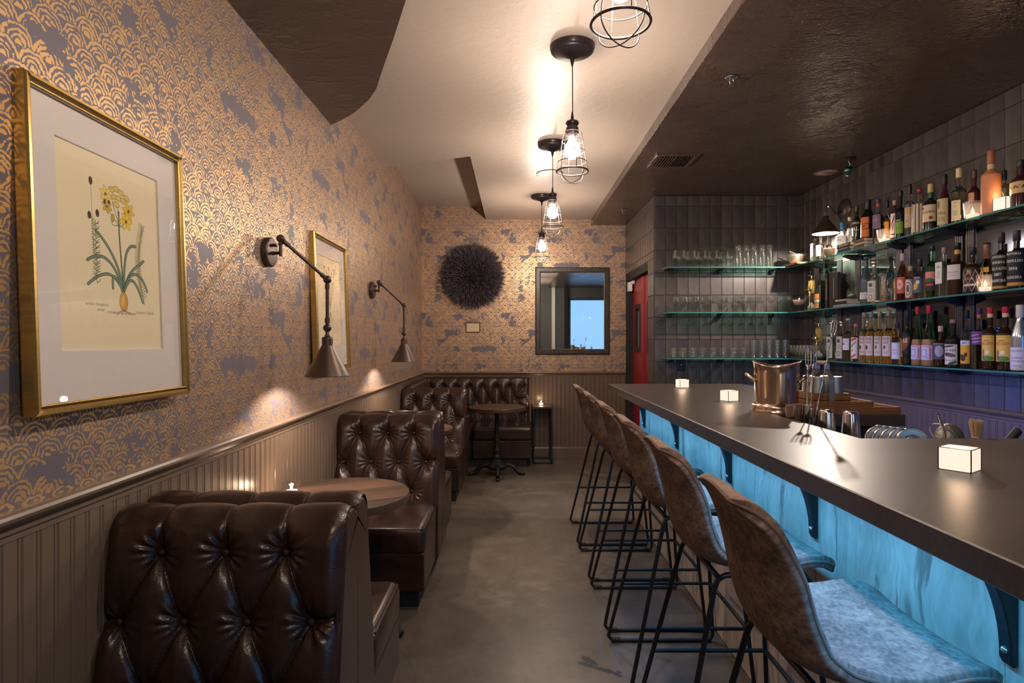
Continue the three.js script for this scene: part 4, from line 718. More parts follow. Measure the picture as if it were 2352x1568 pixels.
  { const t = thing('straw_brush', 'small straw whisk brush standing bristles up', 'brush', [1.735, LEDGE, -2.21]); mesh('grip', lathe([[0, 0], [0.015, 0], [0.015, 0.115], [0.013, 0.12], [0, 0.12]], 14), std(C(0.42, 0.27, 0.15), 0.8), t); const b = []; for (let k = 0; k < 160; k++) { const a = k * 2.4, r = Math.sqrt(k / 160); b.push(rod([0.012 * r * Math.cos(a), 0.11, 0.012 * r * Math.sin(a)], [0.024 * r * Math.cos(a), rr(0.172, 0.186), 0.024 * r * Math.sin(a)], 0.0008, 3)); } const m = mesh('bristles', b, std(C(0.52, 0.35, 0.22), 0.8), t); m.userData.kind = 'stuff'; mesh('binding', torus(0.0155, 0.0016, 20, 6).translate(0, 0.114, 0), std(C(0.2, 0.12, 0.07), 0.8), t); }
  { const t = thing('muddler_bowl', 'dark rough stone bowl holding a black pestle', 'bowl', [1.835, LEDGE, -2.25]); mesh('bowl', lathe([[0, 0], [0.04, 0], [0.06, 0.03], [0.066, 0.08], [0.060, 0.084], [0.05, 0.05], [0, 0.035]], 26), std(C(0.10, 0.095, 0.075), 0.85, 0, { bumpMap: orange, bumpScale: 0.003 }), t); }
  { const t = thing('pestle', 'short black cylindrical pestle leaning out of the stone bowl', 'pestle', [1.845, LEDGE + 0.05, -2.245]); mesh('shaft', [rod([0, 0, 0], [0.075, 0.085, 0.0], 0.0155, 18)], std(C(0.02, 0.018, 0.02), 0.55), t); mesh('end_cap', sph(0.0155, 16, 10).scale(1, 0.5, 1).rotateZ(-0.72).translate(0.075, 0.085, 0), std(C(0.02, 0.018, 0.02), 0.5), t); }
  // wooden trays and the caddy of tin cups
  const tray = (x0, x1, z0, z1, h, y, label, name) => { const t = thing(name, label, 'tray', [(x0 + x1) / 2, y, (z0 + z1) / 2]), a = (x1 - x0) / 2, b = (z1 - z0) / 2; const wood = (g) => boxUV(g, 0.5, 0.25); mesh('bottom', wood(bx(-a + 0.01, a - 0.01, 0.0, 0.008, -b + 0.01, b - 0.01)), M.oak, t); mesh('side', wood(rb(-a, a, 0, h, b - 0.012, b, 0.002)), M.oak, t); mesh('side', wood(rb(-a, a, 0, h, -b, -b + 0.012, 0.002)), M.oak, t); mesh('side', wood(rb(-a, -a + 0.012, 0, h, -b + 0.012, b - 0.012, 0.002)), M.oak, t); mesh('side', wood(rb(a - 0.012, a, 0, h, -b + 0.012, b - 0.012, 0.002)), M.oak, t); return t; };
  tray(1.445, 1.862, -3.10, -2.83, 0.036, CT, 'shallow oak tray carrying another tray on the counter edge', 'wooden_tray');
  tray(1.447, 1.74, -3.06, -2.842, 0.026, CT + 0.0365, 'smaller oak tray stacked on the larger oak tray', 'wooden_tray');
  const ty = CT + 0.0365 + 0.0265;
  const t = thing('cup_caddy', 'small wooden caddy with grey metal strap handle', 'caddy', [1.545, ty, -2.945]);
  mesh('box', boxUV(join([rb(-0.09, 0.09, 0, 0.006, -0.09, 0.09, 0.002), rb(-0.09, 0.09, 0, 0.036, 0.08, 0.09, 0.002), rb(-0.09, 0.09, 0, 0.036, -0.09, -0.08, 0.002), rb(-0.09, -0.08, 0, 0.036, -0.08, 0.08, 0.002), rb(0.08, 0.09, 0, 0.036, -0.08, 0.08, 0.002)]), 0.5, 0.25), M.oak, t);
  const strap = (s) => ext([[0.088, -0.0], [0.0905, 0.0], [0.0905, 0.10], [0.086, 0.118], [0.055, 0.136], [0.046, 0.150], [0.046, 0.176], [0.04, 0.182], [0.03, 0.182], [0.03, 0.179], [0.038, 0.179], [0.043, 0.174], [0.043, 0.149], [0.053, 0.133], [0.083, 0.116], [0.088, 0.099]], 0.026).translate(0, 0, -0.013).rotateY(s > 0 ? -Math.PI / 2 : Math.PI / 2);
  mesh('strap', strap(1), M.tin, t); mesh('strap', strap(-1), M.tin, t);
  mesh('grip', rod([0, 0.180, -0.042], [0, 0.180, 0.042], 0.009, 14), M.oak, t);
  for (const s of [-1, 1]) mesh('rivet', sph(0.004, 8, 6).translate(0, 0.018, s * 0.0915), M.steel, t);
  for (const [sx, sz] of [[-1, 1], [1, 1], [-1, -1], [1, -1]]) { const c = thing('tin_cup', 'grey galvanised tin cup upturned in the wooden caddy', 'cup', [1.545 + sx * 0.043, ty + 0.0065, -2.945 + sz * 0.040], 0, 'upturned tin cups in the caddy'); mesh('body', lathe([[0.036, 0], [0.037, 0.003], [0.030, 0.104], [0.031, 0.108], [0.028, 0.108], [0, 0.104]], 28), M.tin, c); }
}
{   // seen only in the mirror: things on the counter by the street window
  const m = thing('copper_mug', 'ribbed copper mug on the counter by the street window', 'mug', [1.36, CT, -1.05]); mesh('body', lathe([[0, 0], [0.05, 0], [0.056, 0.27], [0.054, 0.27], [0.048, 0.01], [0, 0.01]], 26), M.copper, m);
  const s = thing('long_spoon', 'long steel spoon standing in the copper mug', 'spoon', [1.38, CT + 0.02, -1.05]); mesh('stem', rod([0, 0, 0], [0.02, 0.34, 0], 0.003), M.chrome, s); mesh('bowl', sph(0.014, 12, 8).scale(0.8, 1.6, 0.4).translate(0.021, 0.355, 0), M.chrome, s);
}

// ---------------------------------------------------------------- glass shelves
const SH = [2.125, 1.697, 1.262], XF = 2.62, DF = 5.575;              // upper faces, front edge by the right wall, front edge by the end wall
SH.forEach((y, k) => {
  const w = ['top', 'middle', 'bottom'][k];
  const a = thing('glass_shelf', `${w} green-edged glass shelf of drinking glasses on the tiled end wall`, 'shelf', [0, y, 0]);
  mesh('glass_plate', bx(1.466, XF - 0.004, -0.010, 0, ZE + 0.008, -DF), M.shelf, a);
  mesh('glass_edge', [bx(1.466, XF - 0.004, -0.010, 0, -DF, -DF + 0.002), bx(1.464, 1.466, -0.010, 0, ZE + 0.008, -DF)], M.shelfEdge, a);
  for (const x of [1.545, 2.02, 2.52]) mesh('bracket', [rb(x - 0.02, x + 0.02, -0.042, -0.010, ZE + 0.008, ZE + 0.06, 0.006), rb(x - 0.014, x + 0.014, -0.016, -0.010, ZE + 0.05, ZE + 0.11, 0.003)], M.blackMatte, a);
  const b = thing('glass_shelf', `${w} green-edged glass shelf of bottles along the wall behind the bar`, 'shelf', [0, y, 0]);
  mesh('glass_plate', bx(XF, XR - 0.03, -0.010, 0, ZE + 0.008, -2.6), M.shelf, b);
  mesh('glass_edge', bx(XF - 0.002, XF, -0.010, 0, ZE + 0.008, -2.6), M.shelfEdge, b);
  for (const d of [5.3, 4.76, 4.2, 3.66, 3.1]) mesh('bracket', ext([[XR - 0.03, -0.010], [XF + 0.06, -0.010], [XF + 0.055, -0.022], [XR - 0.07, -0.045], [XR - 0.03, -0.05]], 0.05, 0.003).translate(0, 0, -d - 0.025), M.blackMatte, b);
});
{   // mirror panels and fluted posts behind the bottles
  for (const [a, b, s] of [[5.08, 5.40, 'narrow mirror panel behind the books and brass apparatus'], [4.30, 4.74, 'mirror panel behind the hourglass, wine bottle and glass dome'], [3.73, 4.14, 'mirror panel behind the green bottles'], [2.62, 3.57, 'wide mirror panel behind the dark bottles with stencilled lettering']]) {
    const m = thing('mirror_panel', s, 'mirror', [XR - 0.009, 1.265, -(a + b) / 2]); mesh('glass', bx(-0.004, 0, 0, 0.85, -(b - a) / 2, (b - a) / 2), b < 4.2 ? M.mirrorAntique : M.mirror, m);
    for (const z of [-(b - a) / 2, (b - a) / 2]) { const p = mesh('fluted_post', [0, 1, 2, 3].map((k) => new THREE.CylinderGeometry(0.009, 0.009, 0.85, 8).translate(-0.006, 0.425, z + (z > 0 ? 1 : -1) * (0.010 + k * 0.017))), M.fixture, m); }
  }
}
// ---------------------------------------------------------------- drinking glasses
const GL = {
  snifter: [[0, 0.001], [0.030, 0.001], [0.031, 0.003], [0.006, 0.008], [0.0045, 0.035], [0.008, 0.042], [0.028, 0.055], [0.040, 0.078], [0.041, 0.098], [0.034, 0.130], [0.029, 0.158]],
  highball: [[0, 0.001], [0.031, 0.001], [0.033, 0.006], [0.036, 0.215], [0.0352, 0.215], [0.031, 0.016], [0, 0.012]],
  coupe: [[0, 0.001], [0.032, 0.001], [0.033, 0.003], [0.006, 0.008], [0.0045, 0.075], [0.009, 0.082], [0.027, 0.095], [0.035, 0.115], [0.037, 0.150]],
  rocks: [[0, 0.001], [0.036, 0.001], [0.039, 0.006], [0.041, 0.098], [0.0398, 0.098], [0.037, 0.02], [0, 0.016]],
  collins: [[0, 0.001], [0.031, 0.001], [0.033, 0.006], [0.035, 0.175], [0.0342, 0.175], [0.031, 0.018], [0, 0.014]],
  tulip: [[0, 0.001], [0.020, 0.001], [0.018, 0.008], [0.028, 0.025], [0.034, 0.05], [0.028, 0.085], [0.023, 0.105]],
};
const bowlStart = { snifter: 5, coupe: 5, tulip: 2 };
const glassGeo = {}; for (const k in GL) { const p = GL[k], b = bowlStart[k]; glassGeo[k] = lathe(b ? [...p, ...p.slice(b).reverse().map(([r, y]) => [Math.max(r - 0.0012, 0), y + (y < p[p.length - 1][1] ? 0.0012 : 0)]), [0, p[b][1] + 0.001]] : p, 28); }
const GN = { snifter: ['brandy_snifter', 'clear brandy snifter on the top shelf of the end wall'], highball: ['highball_glass', 'tall clear highball glass on the top shelf of the end wall'], coupe: ['coupe_glass', 'clear stemmed coupe glass on the middle shelf of the end wall'], rocks: ['rocks_glass', 'clear rocks glass on the bottom shelf of the end wall'], collins: ['collins_glass', 'tall clear ribbed glass on the bottom shelf of the end wall'], tulip: ['tulip_glass', 'small tulip tasting glass on the wooden board beside brass apparatus'] };
function drink(kind, x, y, z) { const m = mesh(GN[kind][0], glassGeo[kind], M.glass); m.position.set(x, y + 0.0005, z); return tag(m, GN[kind][1], 'glass', GN[kind][0].replace('_', ' ') + ' set'); }
const px2x = (px, d) => (px - CX) * d / F;
for (const p of [1554.7, 1574.7, 1598.9, 1624, 1650.4, 1675.7]) drink('snifter', px2x(p, 5.62), SH[0], -5.62);
for (const p of [1583, 1608, 1634, 1660]) drink('snifter', px2x(p, 5.715), SH[0], -5.712);
for (const p of [1696, 1714, 1732, 1750, 1767]) { drink('highball', px2x(p, 5.62), SH[0], -5.62); drink('highball', px2x(p + 1, 5.72), SH[0], -5.716); }
for (const p of [1554, 1575, 1602, 1633, 1662, 1695, 1713, 1731, 1750, 1771, 1790, 1810]) drink('coupe', px2x(p, 5.63), SH[1], -5.63);
for (const p of [1583, 1612, 1641, 1674, 1702, 1722, 1741]) drink('coupe', px2x(p, 5.71), SH[1], -5.71);
for (const p of [1545, 1567, 1590, 1612, 1636, 1659, 1683, 1707]) { drink('rocks', px2x(p, 5.62), SH[2], -5.62); drink('rocks', px2x(p + 4, 5.715), SH[2], -5.712); }
for (const p of [1731, 1749, 1767, 1785, 1803]) { drink('collins', px2x(p, 5.625), SH[2], -5.625); drink('collins', px2x(p, 5.715), SH[2], -5.715); }

// ---------------------------------------------------------------- bottles
const XBOT = 2.70;
const gl = (r, g, b, dist = 0.06, rough = 0.03) => phys(C(1, 1, 1), rough, 0, { transmission: 1, thickness: 0.05, ior: 1.42, attenuationColor: C(r, g, b), attenuationDistance: dist });
const BG = {
  clear: gl(0.93, 0.96, 0.95, 0.3), pale: gl(0.82, 0.9, 0.70, 0.16), straw: gl(0.94, 0.84, 0.42, 0.16), amber: gl(0.92, 0.56, 0.14, 0.10), gold: gl(0.94, 0.66, 0.14, 0.10), green: gl(0.05, 0.62, 0.18, 0.07),
  black: std(C(0.010, 0.009, 0.009), 0.08), brown: std(C(0.030, 0.012, 0.006), 0.08), darkgreen: std(C(0.012, 0.018, 0.010), 0.1), wine: std(C(0.055, 0.012, 0.014), 0.1), teal: std(C(0.030, 0.060, 0.068), 0.35),
  orange: std(C(0.62, 0.22, 0.09), 0.45), rose: gl(0.85, 0.22, 0.12, 0.05), silver: std(C(0.45, 0.5, 0.54), 0.22, 0.8), lilac: gl(0.82, 0.74, 0.86, 0.12),
};
const capMat = {}; const capOf = (c) => capMat[c] ??= std(c, 0.4, 0.05);
function labelTex(def) {
  return canvasTex(160, 200, (g, w, h) => {
    g.fillStyle = def.bg; g.fillRect(0, 0, w, h);
    for (const s of def.sh || []) { g.fillStyle = s[0]; if (s.length === 5) g.fillRect(s[1] * w, s[2] * h, s[3] * w, s[4] * h); else { g.beginPath(); g.ellipse(s[1] * w, s[2] * h, s[3] * w, s[4] * h, s[5], 0, 7); g.fill(); } }
    g.textAlign = 'center';
    for (const [txt, y, size, c, font] of def.tx || []) { g.fillStyle = c; g.font = `${font || 'bold'} ${Math.round(size * h)}px ${font ? 'serif' : 'sans-serif'}`; g.fillText(txt, w / 2, y * h); }
    for (let k = 0; k < (def.fine || 0); k++) { g.fillStyle = def.ink || '#5a5048'; g.fillRect(w * (0.2 + 0.1 * hash(k, 3, 8)), h * (def.fy || 0.6) + k * h * 0.055, w * (0.45 + 0.15 * hash(k, 5, 8)), h * 0.014); }
  });
}
const shapes = {                                                        // [shoulder start, neck start, neck radius]
  std: [0.56, 0.70, 0.33], tall: [0.60, 0.72, 0.34], wine: [0.50, 0.78, 0.36], round: [0.50, 0.66, 0.30], squat: [0.62, 0.72, 0.42], slope: [0.34, 0.74, 0.32], globe: [0.45, 0.66, 0.28],
};
const pxd = (px, X = XBOT) => F * X / (px - CX);
function bottle(o) {
  const d = pxd(o.x, o.X), sh = SH[o.s] + (o.up || 0), H = (o.b - o.t) * d / F, r = Math.min(o.w * d / F / 2 * 0.96, 0.062), X = o.X || XBOT;
  const t = thing('bottle', o.l, 'bottle', [X, sh + 0.0005, -d], 0, o.g), [s0, n0, nr] = shapes[o.k || 'std'], nR = Math.max(0.011, r * nr), cf = o.cf ?? 0.10;
  const prof = [[0, 0.0005], [r * 0.9, 0.0005], [r, 0.006], [r, H * s0]];
  for (let i = 1; i <= 6; i++) { const q = i / 6, e = o.k === 'slope' || o.k === 'wine' ? Math.pow(q, 1.15) : 0.5 - 0.5 * Math.cos(q * Math.PI); prof.push([lerp(r, nR, o.k === 'round' || o.k === 'globe' ? 1 - Math.sqrt(Math.max(0, 1 - q * q)) : e), H * lerp(s0, n0, q)]); }
  prof.push([nR, H * (1 - cf)], [nR * 1.0, H * 0.995], [0, H * 0.995]);
  if (o.sq) {
    const a = r * 0.98, c = r * 0.28, pts = []; for (const [sx, sy, p0] of [[1, 1, 0], [-1, 1, 1], [-1, -1, 2], [1, -1, 3]]) for (let i = 0; i <= 4; i++) { const q = (p0 + i / 4) * Math.PI / 2; pts.push([sx * (a - c) + c * Math.cos(q), sy * (a - c) + c * Math.sin(q)]); }
    const body = ext(pts, H * s0 - 0.006, 0.003).rotateX(-Math.PI / 2).translate(0, 0.003, 0);
    mesh('glass', join([body, lathe([[0, H * s0 - 0.004], ...prof.slice(3).map(([x, y]) => [Math.min(x, a), y])], 24)]), BG[o.c], t);
  } else mesh('glass', lathe(prof, 28), BG[o.c], t);
  if (o.cap) mesh('cap', lathe([[0, H * (1 - cf)], [nR * 1.22, H * (1 - cf)], [nR * 1.22, H * 0.992], [nR * 1.1, H], [0, H]], 20), capOf(o.cap), t);
  if (o.cap2) mesh('neck_band', new THREE.CylinderGeometry(nR * 1.1, nR * 1.1, H * cf * 0.7, 18, 1, true).translate(0, H * (1 - cf * 1.3), 0), capOf(o.cap2), t);
  if (o.ball) mesh('stopper', [sph(r * 0.52, 16, 12).translate(0, H - r * 0.45, 0), cyl(nR * 1.2, nR * 1.1, H * 0.06, 16).translate(0, H - r * 0.95, 0)], M.silver, t);
  if (o.lab) {
    const L = o.lab, y0 = H * (L.y0 ?? 0.12), y1 = H * (L.y1 ?? 0.46), m = std(0xffffff, 0.6, 0, { map: labelTex(L) }), arc = L.arc || 2.0, c = -Math.PI / 2 + (o.turn ?? 0.42);
    if (o.sq) mesh('label', new THREE.PlaneGeometry(r * 1.6, y1 - y0).translate(0, (y0 + y1) / 2, r * 0.98 + 0.0012).rotateY(-Math.PI / 2), m, t);
    else mesh('label', new THREE.CylinderGeometry(r + 0.0008, r + 0.0008, y1 - y0, 20, 1, true, c - arc / 2, arc).translate(0, (y0 + y1) / 2, 0), m, t);
  }
  if (o.lab2) { const L = o.lab2, y0 = H * L.y0, y1 = H * L.y1, arc = L.arc || 6.28; mesh('wrap', new THREE.CylinderGeometry(r + 0.0006, r + 0.0006, y1 - y0, 24, 1, true, -Math.PI / 2 + 0.42 - arc / 2, arc).translate(0, (y0 + y1) / 2, 0), capOf(L.c), t); }
  return t;
}
const P4 = (a) => ({ x: 1800 + a[0] / 4.261, t: 330 + a[1] / 4.261, b: 330 + a[2] / 4.261, w: a[3] / 4.261 });
const P5 = (a) => ({ x: 1800 + a[0] / 4.261, t: 530 + a[1] / 4.261, b: 530 + a[2] / 4.261, w: a[3] / 4.261 });
const B = (s, P, a, c, k, l, more = {}) => bottle({ s, ...P(a), c, k, l, ...more });
// top shelf
B(0, P4, [305, 905, 1135, 66], 'pale', 'squat', 'small square green-glass bottle with dotted white label under barn lamp', { sq: true, cap: 0x777777, cf: 0.06, lab: { bg: '#e8e8dc', y0: 0.1, y1: 0.8, sh: [['#333', 0.4, 0.12, 0.2, 0.06], ['#333', 0.4, 0.36, 0.2, 0.06], ['#333', 0.4, 0.6, 0.2, 0.06], ['#333', 0.4, 0.82, 0.2, 0.06]] } });
B(0, P4, [365, 880, 1115, 96], 'pale', 'globe', 'round-shouldered clear green bottle with oval label beneath the barn lamp', { X: 2.675, lab: { bg: '#dfe2cc', arc: 1.3, y0: 0.15, y1: 0.6, fine: 4, fy: 0.35 } });
B(0, P4, [440, 870, 1105, 84], 'pale', 'globe', 'plain round-shouldered clear green bottle behind the bronze bowl', { X: 2.758 });
B(0, P4, [572, 735, 1055, 112], 'clear', 'round', 'clear bottle with bright blue cap and blue base label', { cap: 0x2f7fb4, cf: 0.20, lab: { bg: '#f2f0ea', y0: 0.0, y1: 0.58, sh: [['#2a86b8', 0, 0.62, 1, 0.38], ['#ffffff', 0.2, 0.72, 0.6, 0.1]], fine: 2, fy: 0.2 } });
B(0, P4, [646, 640, 1010, 44], 'clear', 'tall', 'clear bottle with cream label behind the stacked books', { X: 2.755, cap: 0xddd6c0, lab: { bg: '#d8d4c2', y0: 0.25, y1: 0.7, fine: 4, fy: 0.3 } });
B(0, P4, [716, 530, 900, 86], 'black', 'std', 'black bottle with stencilled white letters standing on the small book stack', { up: 0.075, X: 2.745, cap: 0x4a342a, cf: 0.17, lab: { bg: '#0d0c0c', arc: 2.4, y0: 0.16, y1: 0.60, tx: [['OLIVEIRAS', 0.22, 0.14, '#e8e4dc', 'bold'], ['DAL', 0.62, 0.30, '#f0ece4', 'bold']] } });
B(0, P4, [825, 508, 890, 132], 'black', 'wine', 'black bottle with orange label standing on the brown book stack', { up: 0.072, cap: 0x15110f, cf: 0.28, lab: { bg: '#d9742c', arc: 1.5, y0: 0.04, y1: 0.54, sh: [['#1a1512', 0.1, 0.32, 0.9, 0.30], ['#d9742c', 0.14, 0.35, 0.82, 0.24]], tx: [['ERO', 0.52, 0.16, '#2a1a10']] } });
B(0, P4, [925, 535, 990, 100], 'lilac', 'tall', 'clear bottle with copper and purple cap and mauve label', { cap: 0x5a2f55, cap2: 0xb5603a, cf: 0.10, lab: { bg: '#7c6276', y0: 0.36, y1: 0.66, fine: 4, fy: 0.3, ink: '#d8c8d4' } });
B(0, P4, [1012, 520, 955, 74], 'straw', 'std', 'bottle with black cap and bright yellow label showing a dark figure', { X: 2.75, cap: 0x1a1818, cf: 0.16, lab: { bg: '#f0a92c', y0: 0.2, y1: 0.52, sh: [['#3a2a14', 0.35, 0.5, 0.06, 0.2, 0.3], ['#3a2a14', 0.42, 0.3, 0.12, 0.04, 0.6]] } });
B(0, P4, [1087, 525, 940, 70], 'wine', 'std', 'dark red bottle with white label and red diagonal script', { X: 2.735, cap: 0xb98878, cf: 0.12, lab: { bg: '#ece2da', y0: 0.12, y1: 0.68, sh: [['#b02a2a', 0.5, 0.35, 0.45, 0.06, -0.9], ['#b02a2a', 0.45, 0.65, 0.4, 0.05, -0.9], ['#222', 0.1, 0.85, 0.8, 0.05]] } });
B(0, P4, [1145, 450, 930, 94], 'black', 'round', 'black bottle with lime green label', { cap: 0x191714, cf: 0.13, lab: { bg: '#7fa838', y0: 0.12, y1: 0.42, sh: [['#1c1a18', 0, 0, 1, 0.2], ['#5c8028', 0, 0.6, 1, 0.04]], tx: [['HOUSE', 0.15, 0.13, '#d8d8d0']] } });
B(0, P4, [1235, 385, 905, 90], 'clear', 'tall', 'clear bottle with black cap and tan label', { cap: 0x181616, cf: 0.18, lab: { bg: '#cbb492', y0: 0.18, y1: 0.56, sh: [['#c08a2a', 0.15, 0.02, 0.14, 0.3], ['#c08a2a', 0.45, 0.02, 0.14, 0.3], ['#c08a2a', 0.75, 0.02, 0.14, 0.3]], tx: [['DC', 0.75, 0.2, '#8a6a40', 'bold']], fine: 1, fy: 0.9 } });
B(0, P4, [1330, 410, 860, 130], 'gold', 'globe', 'golden bottle with red cap and long striped label', { cap: 0xb5202c, cf: 0.09, lab: { bg: '#d6c6a8', arc: 2.6, y0: 0.05, y1: 0.66, sh: [0, 1, 2, 3, 4].map((k) => ['#6a4a44', 0.08 + k * 0.19, 0, 0.07, 1]) } });
B(0, P4, [1440, 370, 840, 138], 'darkgreen', 'std', 'dark bottle with green and gold neck and cream label', { cap: 0xc9b070, cap2: 0x1d5a30, cf: 0.18, lab: { bg: '#ddc79b', arc: 2.4, y0: 0.2, y1: 0.55, tx: [['NEGRO', 0.5, 0.2, '#4a2a1a', 'bold']], sh: [['#1c2a44', 0.12, 0.1, 0.2, 0.14], ['#8a2a20', 0.72, 0.78, 0.1, 0.1, 0]] } });
B(0, P4, [1575, 283, 810, 124], 'wine', 'slope', 'dark amber bottle with black cap and tall parchment label', { cap: 0x191816, cf: 0.18, lab: { bg: '#cdb888', arc: 2.0, y0: 0.06, y1: 0.54, tx: [['VINKLE', 0.60, 0.12, '#4a3420', 'bold']], sh: [['#8a7448', 0.3, 0.22, 0.12, 0.16, 0]], fine: 3, fy: 0.72 } });
B(0, P4, [1715, 228, 780, 130], 'straw', 'std', 'pale gold bottle with cream cap and narrow cream label', { cap: 0xd9c48e, cf: 0.17, lab: { bg: '#dccfa6', arc: 1.4, y0: 0.06, y1: 0.42, tx: [['uman', 0.14, 0.1, '#8a6a30'], ['PIOT', 0.36, 0.12, '#c09020', 'bold']], fine: 5, fy: 0.5 } });
B(0, P4, [1866, 205, 720, 116], 'wine', 'std', 'dark red bottle with brown cap, a string and small label', { X: 2.75, cap: 0x5a3024, cf: 0.16, lab: { bg: '#b98a6a', arc: 0.9, y0: 0.40, y1: 0.56, fine: 3, fy: 0.3 } });
B(0, P4, [2030, 72, 700, 168], 'orange', 'tall', 'tall opaque orange frosted bottle', { X: 2.668, cap: 0x9a5634, cap2: 0xd8b890, cf: 0.22 });
B(0, P4, [2152, 240, 680, 160], 'gold', 'round', 'amber bottle with black cap and green round emblem', { X: 2.757, cap: 0x161413, cf: 0.20, lab: { bg: '#2f4f44', arc: 1.3, y0: 0.2, y1: 0.58, sh: [['#dcd6c4', 0.5, 0.42, 0.36, 0.3, 0], ['#2f4f44', 0.5, 0.42, 0.29, 0.24, 0], ['#dcd6c4', 0.5, 0.42, 0.22, 0.18, 0]], tx: [['173', 0.46, 0.13, '#2f4f44', 'bold']] } });
B(0, P4, [2320, 150, 620, 170], 'wine', 'std', 'dark red bottle with wide cream script label at shelf end', { cap: 0x161413, cf: 0.18, lab: { bg: '#dcb47a', arc: 2.6, y0: 0.30, y1: 0.54, tx: [["BAKE'S", 0.55, 0.34, '#3a2a20', 'italic bold']] } });
// middle shelf
B(1, P5, [348, 430, 742, 92], 'black', 'std', 'small black bottle with orange label beside the brass apparatus', { cap: 0x15110f, cf: 0.2, lab: { bg: '#cf6c30', arc: 1.5, y0: 0.05, y1: 0.5, sh: [['#1a1512', 0.1, 0.35, 0.9, 0.3], ['#d9bfa0', 0.15, 0.4, 0.8, 0.2]], tx: [['ERO', 0.55, 0.14, '#2a1a10']] } });
B(1, P5, [808, 240, 712, 110], 'teal', 'wine', 'dark teal wine bottle with white base label', { cap: 0x3a4a4e, cf: 0.08, lab: { bg: '#cfc8c4', y0: 0.12, y1: 0.26, arc: 2.6, fine: 2, fy: 0.3 } });
B(1, P5, [888, 275, 710, 124], 'pale', 'round', 'green-tinted bottle with ball stopper and arched label on the middle shelf', { ball: true, lab: { bg: '#cfcbb8', arc: 1.5, y0: 0.06, y1: 0.52, sh: [['#6a6a5a', 0.5, 0.8, 0.2, 0.14, 0], ['#cfcbb8', 0.5, 0.8, 0.13, 0.09, 0], ['#55554a', 0.5, 0.2, 0.22, 0.1, 0]], fine: 4, fy: 0.38 } });
B(1, P5, [1165, 215, 684, 104], 'rose', 'wine', 'tall red-orange bottle with pink cap and peach emblem', { cap: 0xb9a0aa, cf: 0.16, lab: { bg: '#c8583e', arc: 1.8, y0: 0.16, y1: 0.5, sh: [['#e8b49a', 0.5, 0.45, 0.36, 0.3, 0]], tx: [['HO', 0.52, 0.2, '#c84a3a', 'bold']] } });
B(1, P5, [1242, 335, 672, 92], 'amber', 'round', 'small bottle with lacy round medallion label', { cap: 0xb89a7a, cf: 0.14, lab: { bg: '#8a7a72', arc: 2.0, y0: 0.06, y1: 0.62, sh: [['#d8ccc4', 0.5, 0.5, 0.46, 0.46, 0], ['#8a7a72', 0.5, 0.5, 0.36, 0.36, 0], ['#d8ccc4', 0.5, 0.5, 0.28, 0.28, 0], ['#6a5a58', 0.5, 0.5, 0.18, 0.2, 0]] } });
B(1, P5, [1332, 265, 664, 110], 'clear', 'std', 'clear bottle with slate label and yellow figure', { cap: 0x1a1c1e, cf: 0.2, lab: { bg: '#4a5a6a', arc: 2.2, y0: 0.16, y1: 0.56, sh: [['#d8a84a', 0.4, 0.6, 0.2, 0.24, 0.4], ['#d8d4cc', 0.6, 0.35, 0.14, 0.12, 0], ['#2a3644', 0, 0, 1, 0.12]], tx: [['SMITH', 0.12, 0.12, '#c8ccd0', 'bold']] } });
B(1, P5, [1455, 140, 652, 116], 'green', 'tall', 'vivid green bottle with pink and black landscape label', { cap: 0x14301c, cf: 0.10, lab: { bg: '#d98a76', arc: 1.8, y0: 0.14, y1: 0.50, sh: [['#3d5a34', 0.5, 0.5, 0.5, 0.18, 0], ['#1e1a1c', 0, 0.55, 1, 0.45], ['#c8402c', 0.1, 0.62, 0.8, 0.12]] } });
B(1, P5, [1572, 155, 640, 118], 'clear', 'tall', 'square clear bottle with tall white label', { sq: true, cap: 0x9a7a70, cf: 0.12, lab: { bg: '#e2ded8', y0: 0.24, y1: 0.70, tx: [['ROKA', 0.26, 0.15, '#2a2a30', 'bold']], sh: [['#2a2a30', 0, 0.94, 1, 0.06]], fine: 6, fy: 0.4 } });
B(1, P5, [1702, 115, 630, 180], 'brown', 'globe', 'broad dark bottle with white square label', { cap: 0x1a1614, cap2: 0xc9982c, cf: 0.13, lab: { bg: '#d8d2cc', arc: 1.5, y0: 0.30, y1: 0.58, tx: [['MONADE', 0.55, 0.14, '#3a3434', 'normal']], fine: 2, fy: 0.68 } });
{ const t = B(1, P5, [1852, 165, 612, 150], 'brown', 'globe', 'round dark rum bottle in a pale string net', { X: 2.655, cap: 0x14110f, cf: 0.16, lab: { bg: '#2a150c', arc: 1.9, y0: 0.1, y1: 0.55, tx: [['36', 0.3, 0.26, '#d9a44a'], ['ANEJO', 0.58, 0.14, '#d9a44a', 'bold']], sh: [['#d8c8a8', 0.1, 0.78, 0.8, 0.1]] } });
  const d = pxd(1800 + 1852 / 4.261, 2.655), H = (612 - 165) / 4.261 * d / F, r = 150 / 4.261 * d / F / 2 * 0.96; const net = []; for (let k = 0; k < 8; k++) for (const s of [-1, 1]) { const pts = []; for (let i = 0; i <= 8; i++) { const q = i / 8, a = k * Math.PI / 4 + s * q * 1.6, y = H * lerp(0.03, 0.66, q), rad = (q > 0.7 ? lerp(r, r * 0.3, Math.pow((q - 0.7) / 0.3, 1.6)) : r) + 0.0022; pts.push(V(rad * Math.cos(a), y, rad * Math.sin(a))); } net.push(tube(pts, 0.0012, 24, 4)); } mesh('string_net', net, std(C(0.65, 0.55, 0.42), 0.8), t); }
B(1, P5, [1987, 120, 602, 150], 'gold', 'slope', 'amber bottle with striped copper neck behind a candle glass', { X: 2.745, cap: 0x8a5844, cf: 0.30, lab: { bg: '#cfae5a', arc: 1.4, y0: 0.42, y1: 0.52, fine: 1, fy: 0.5 } });
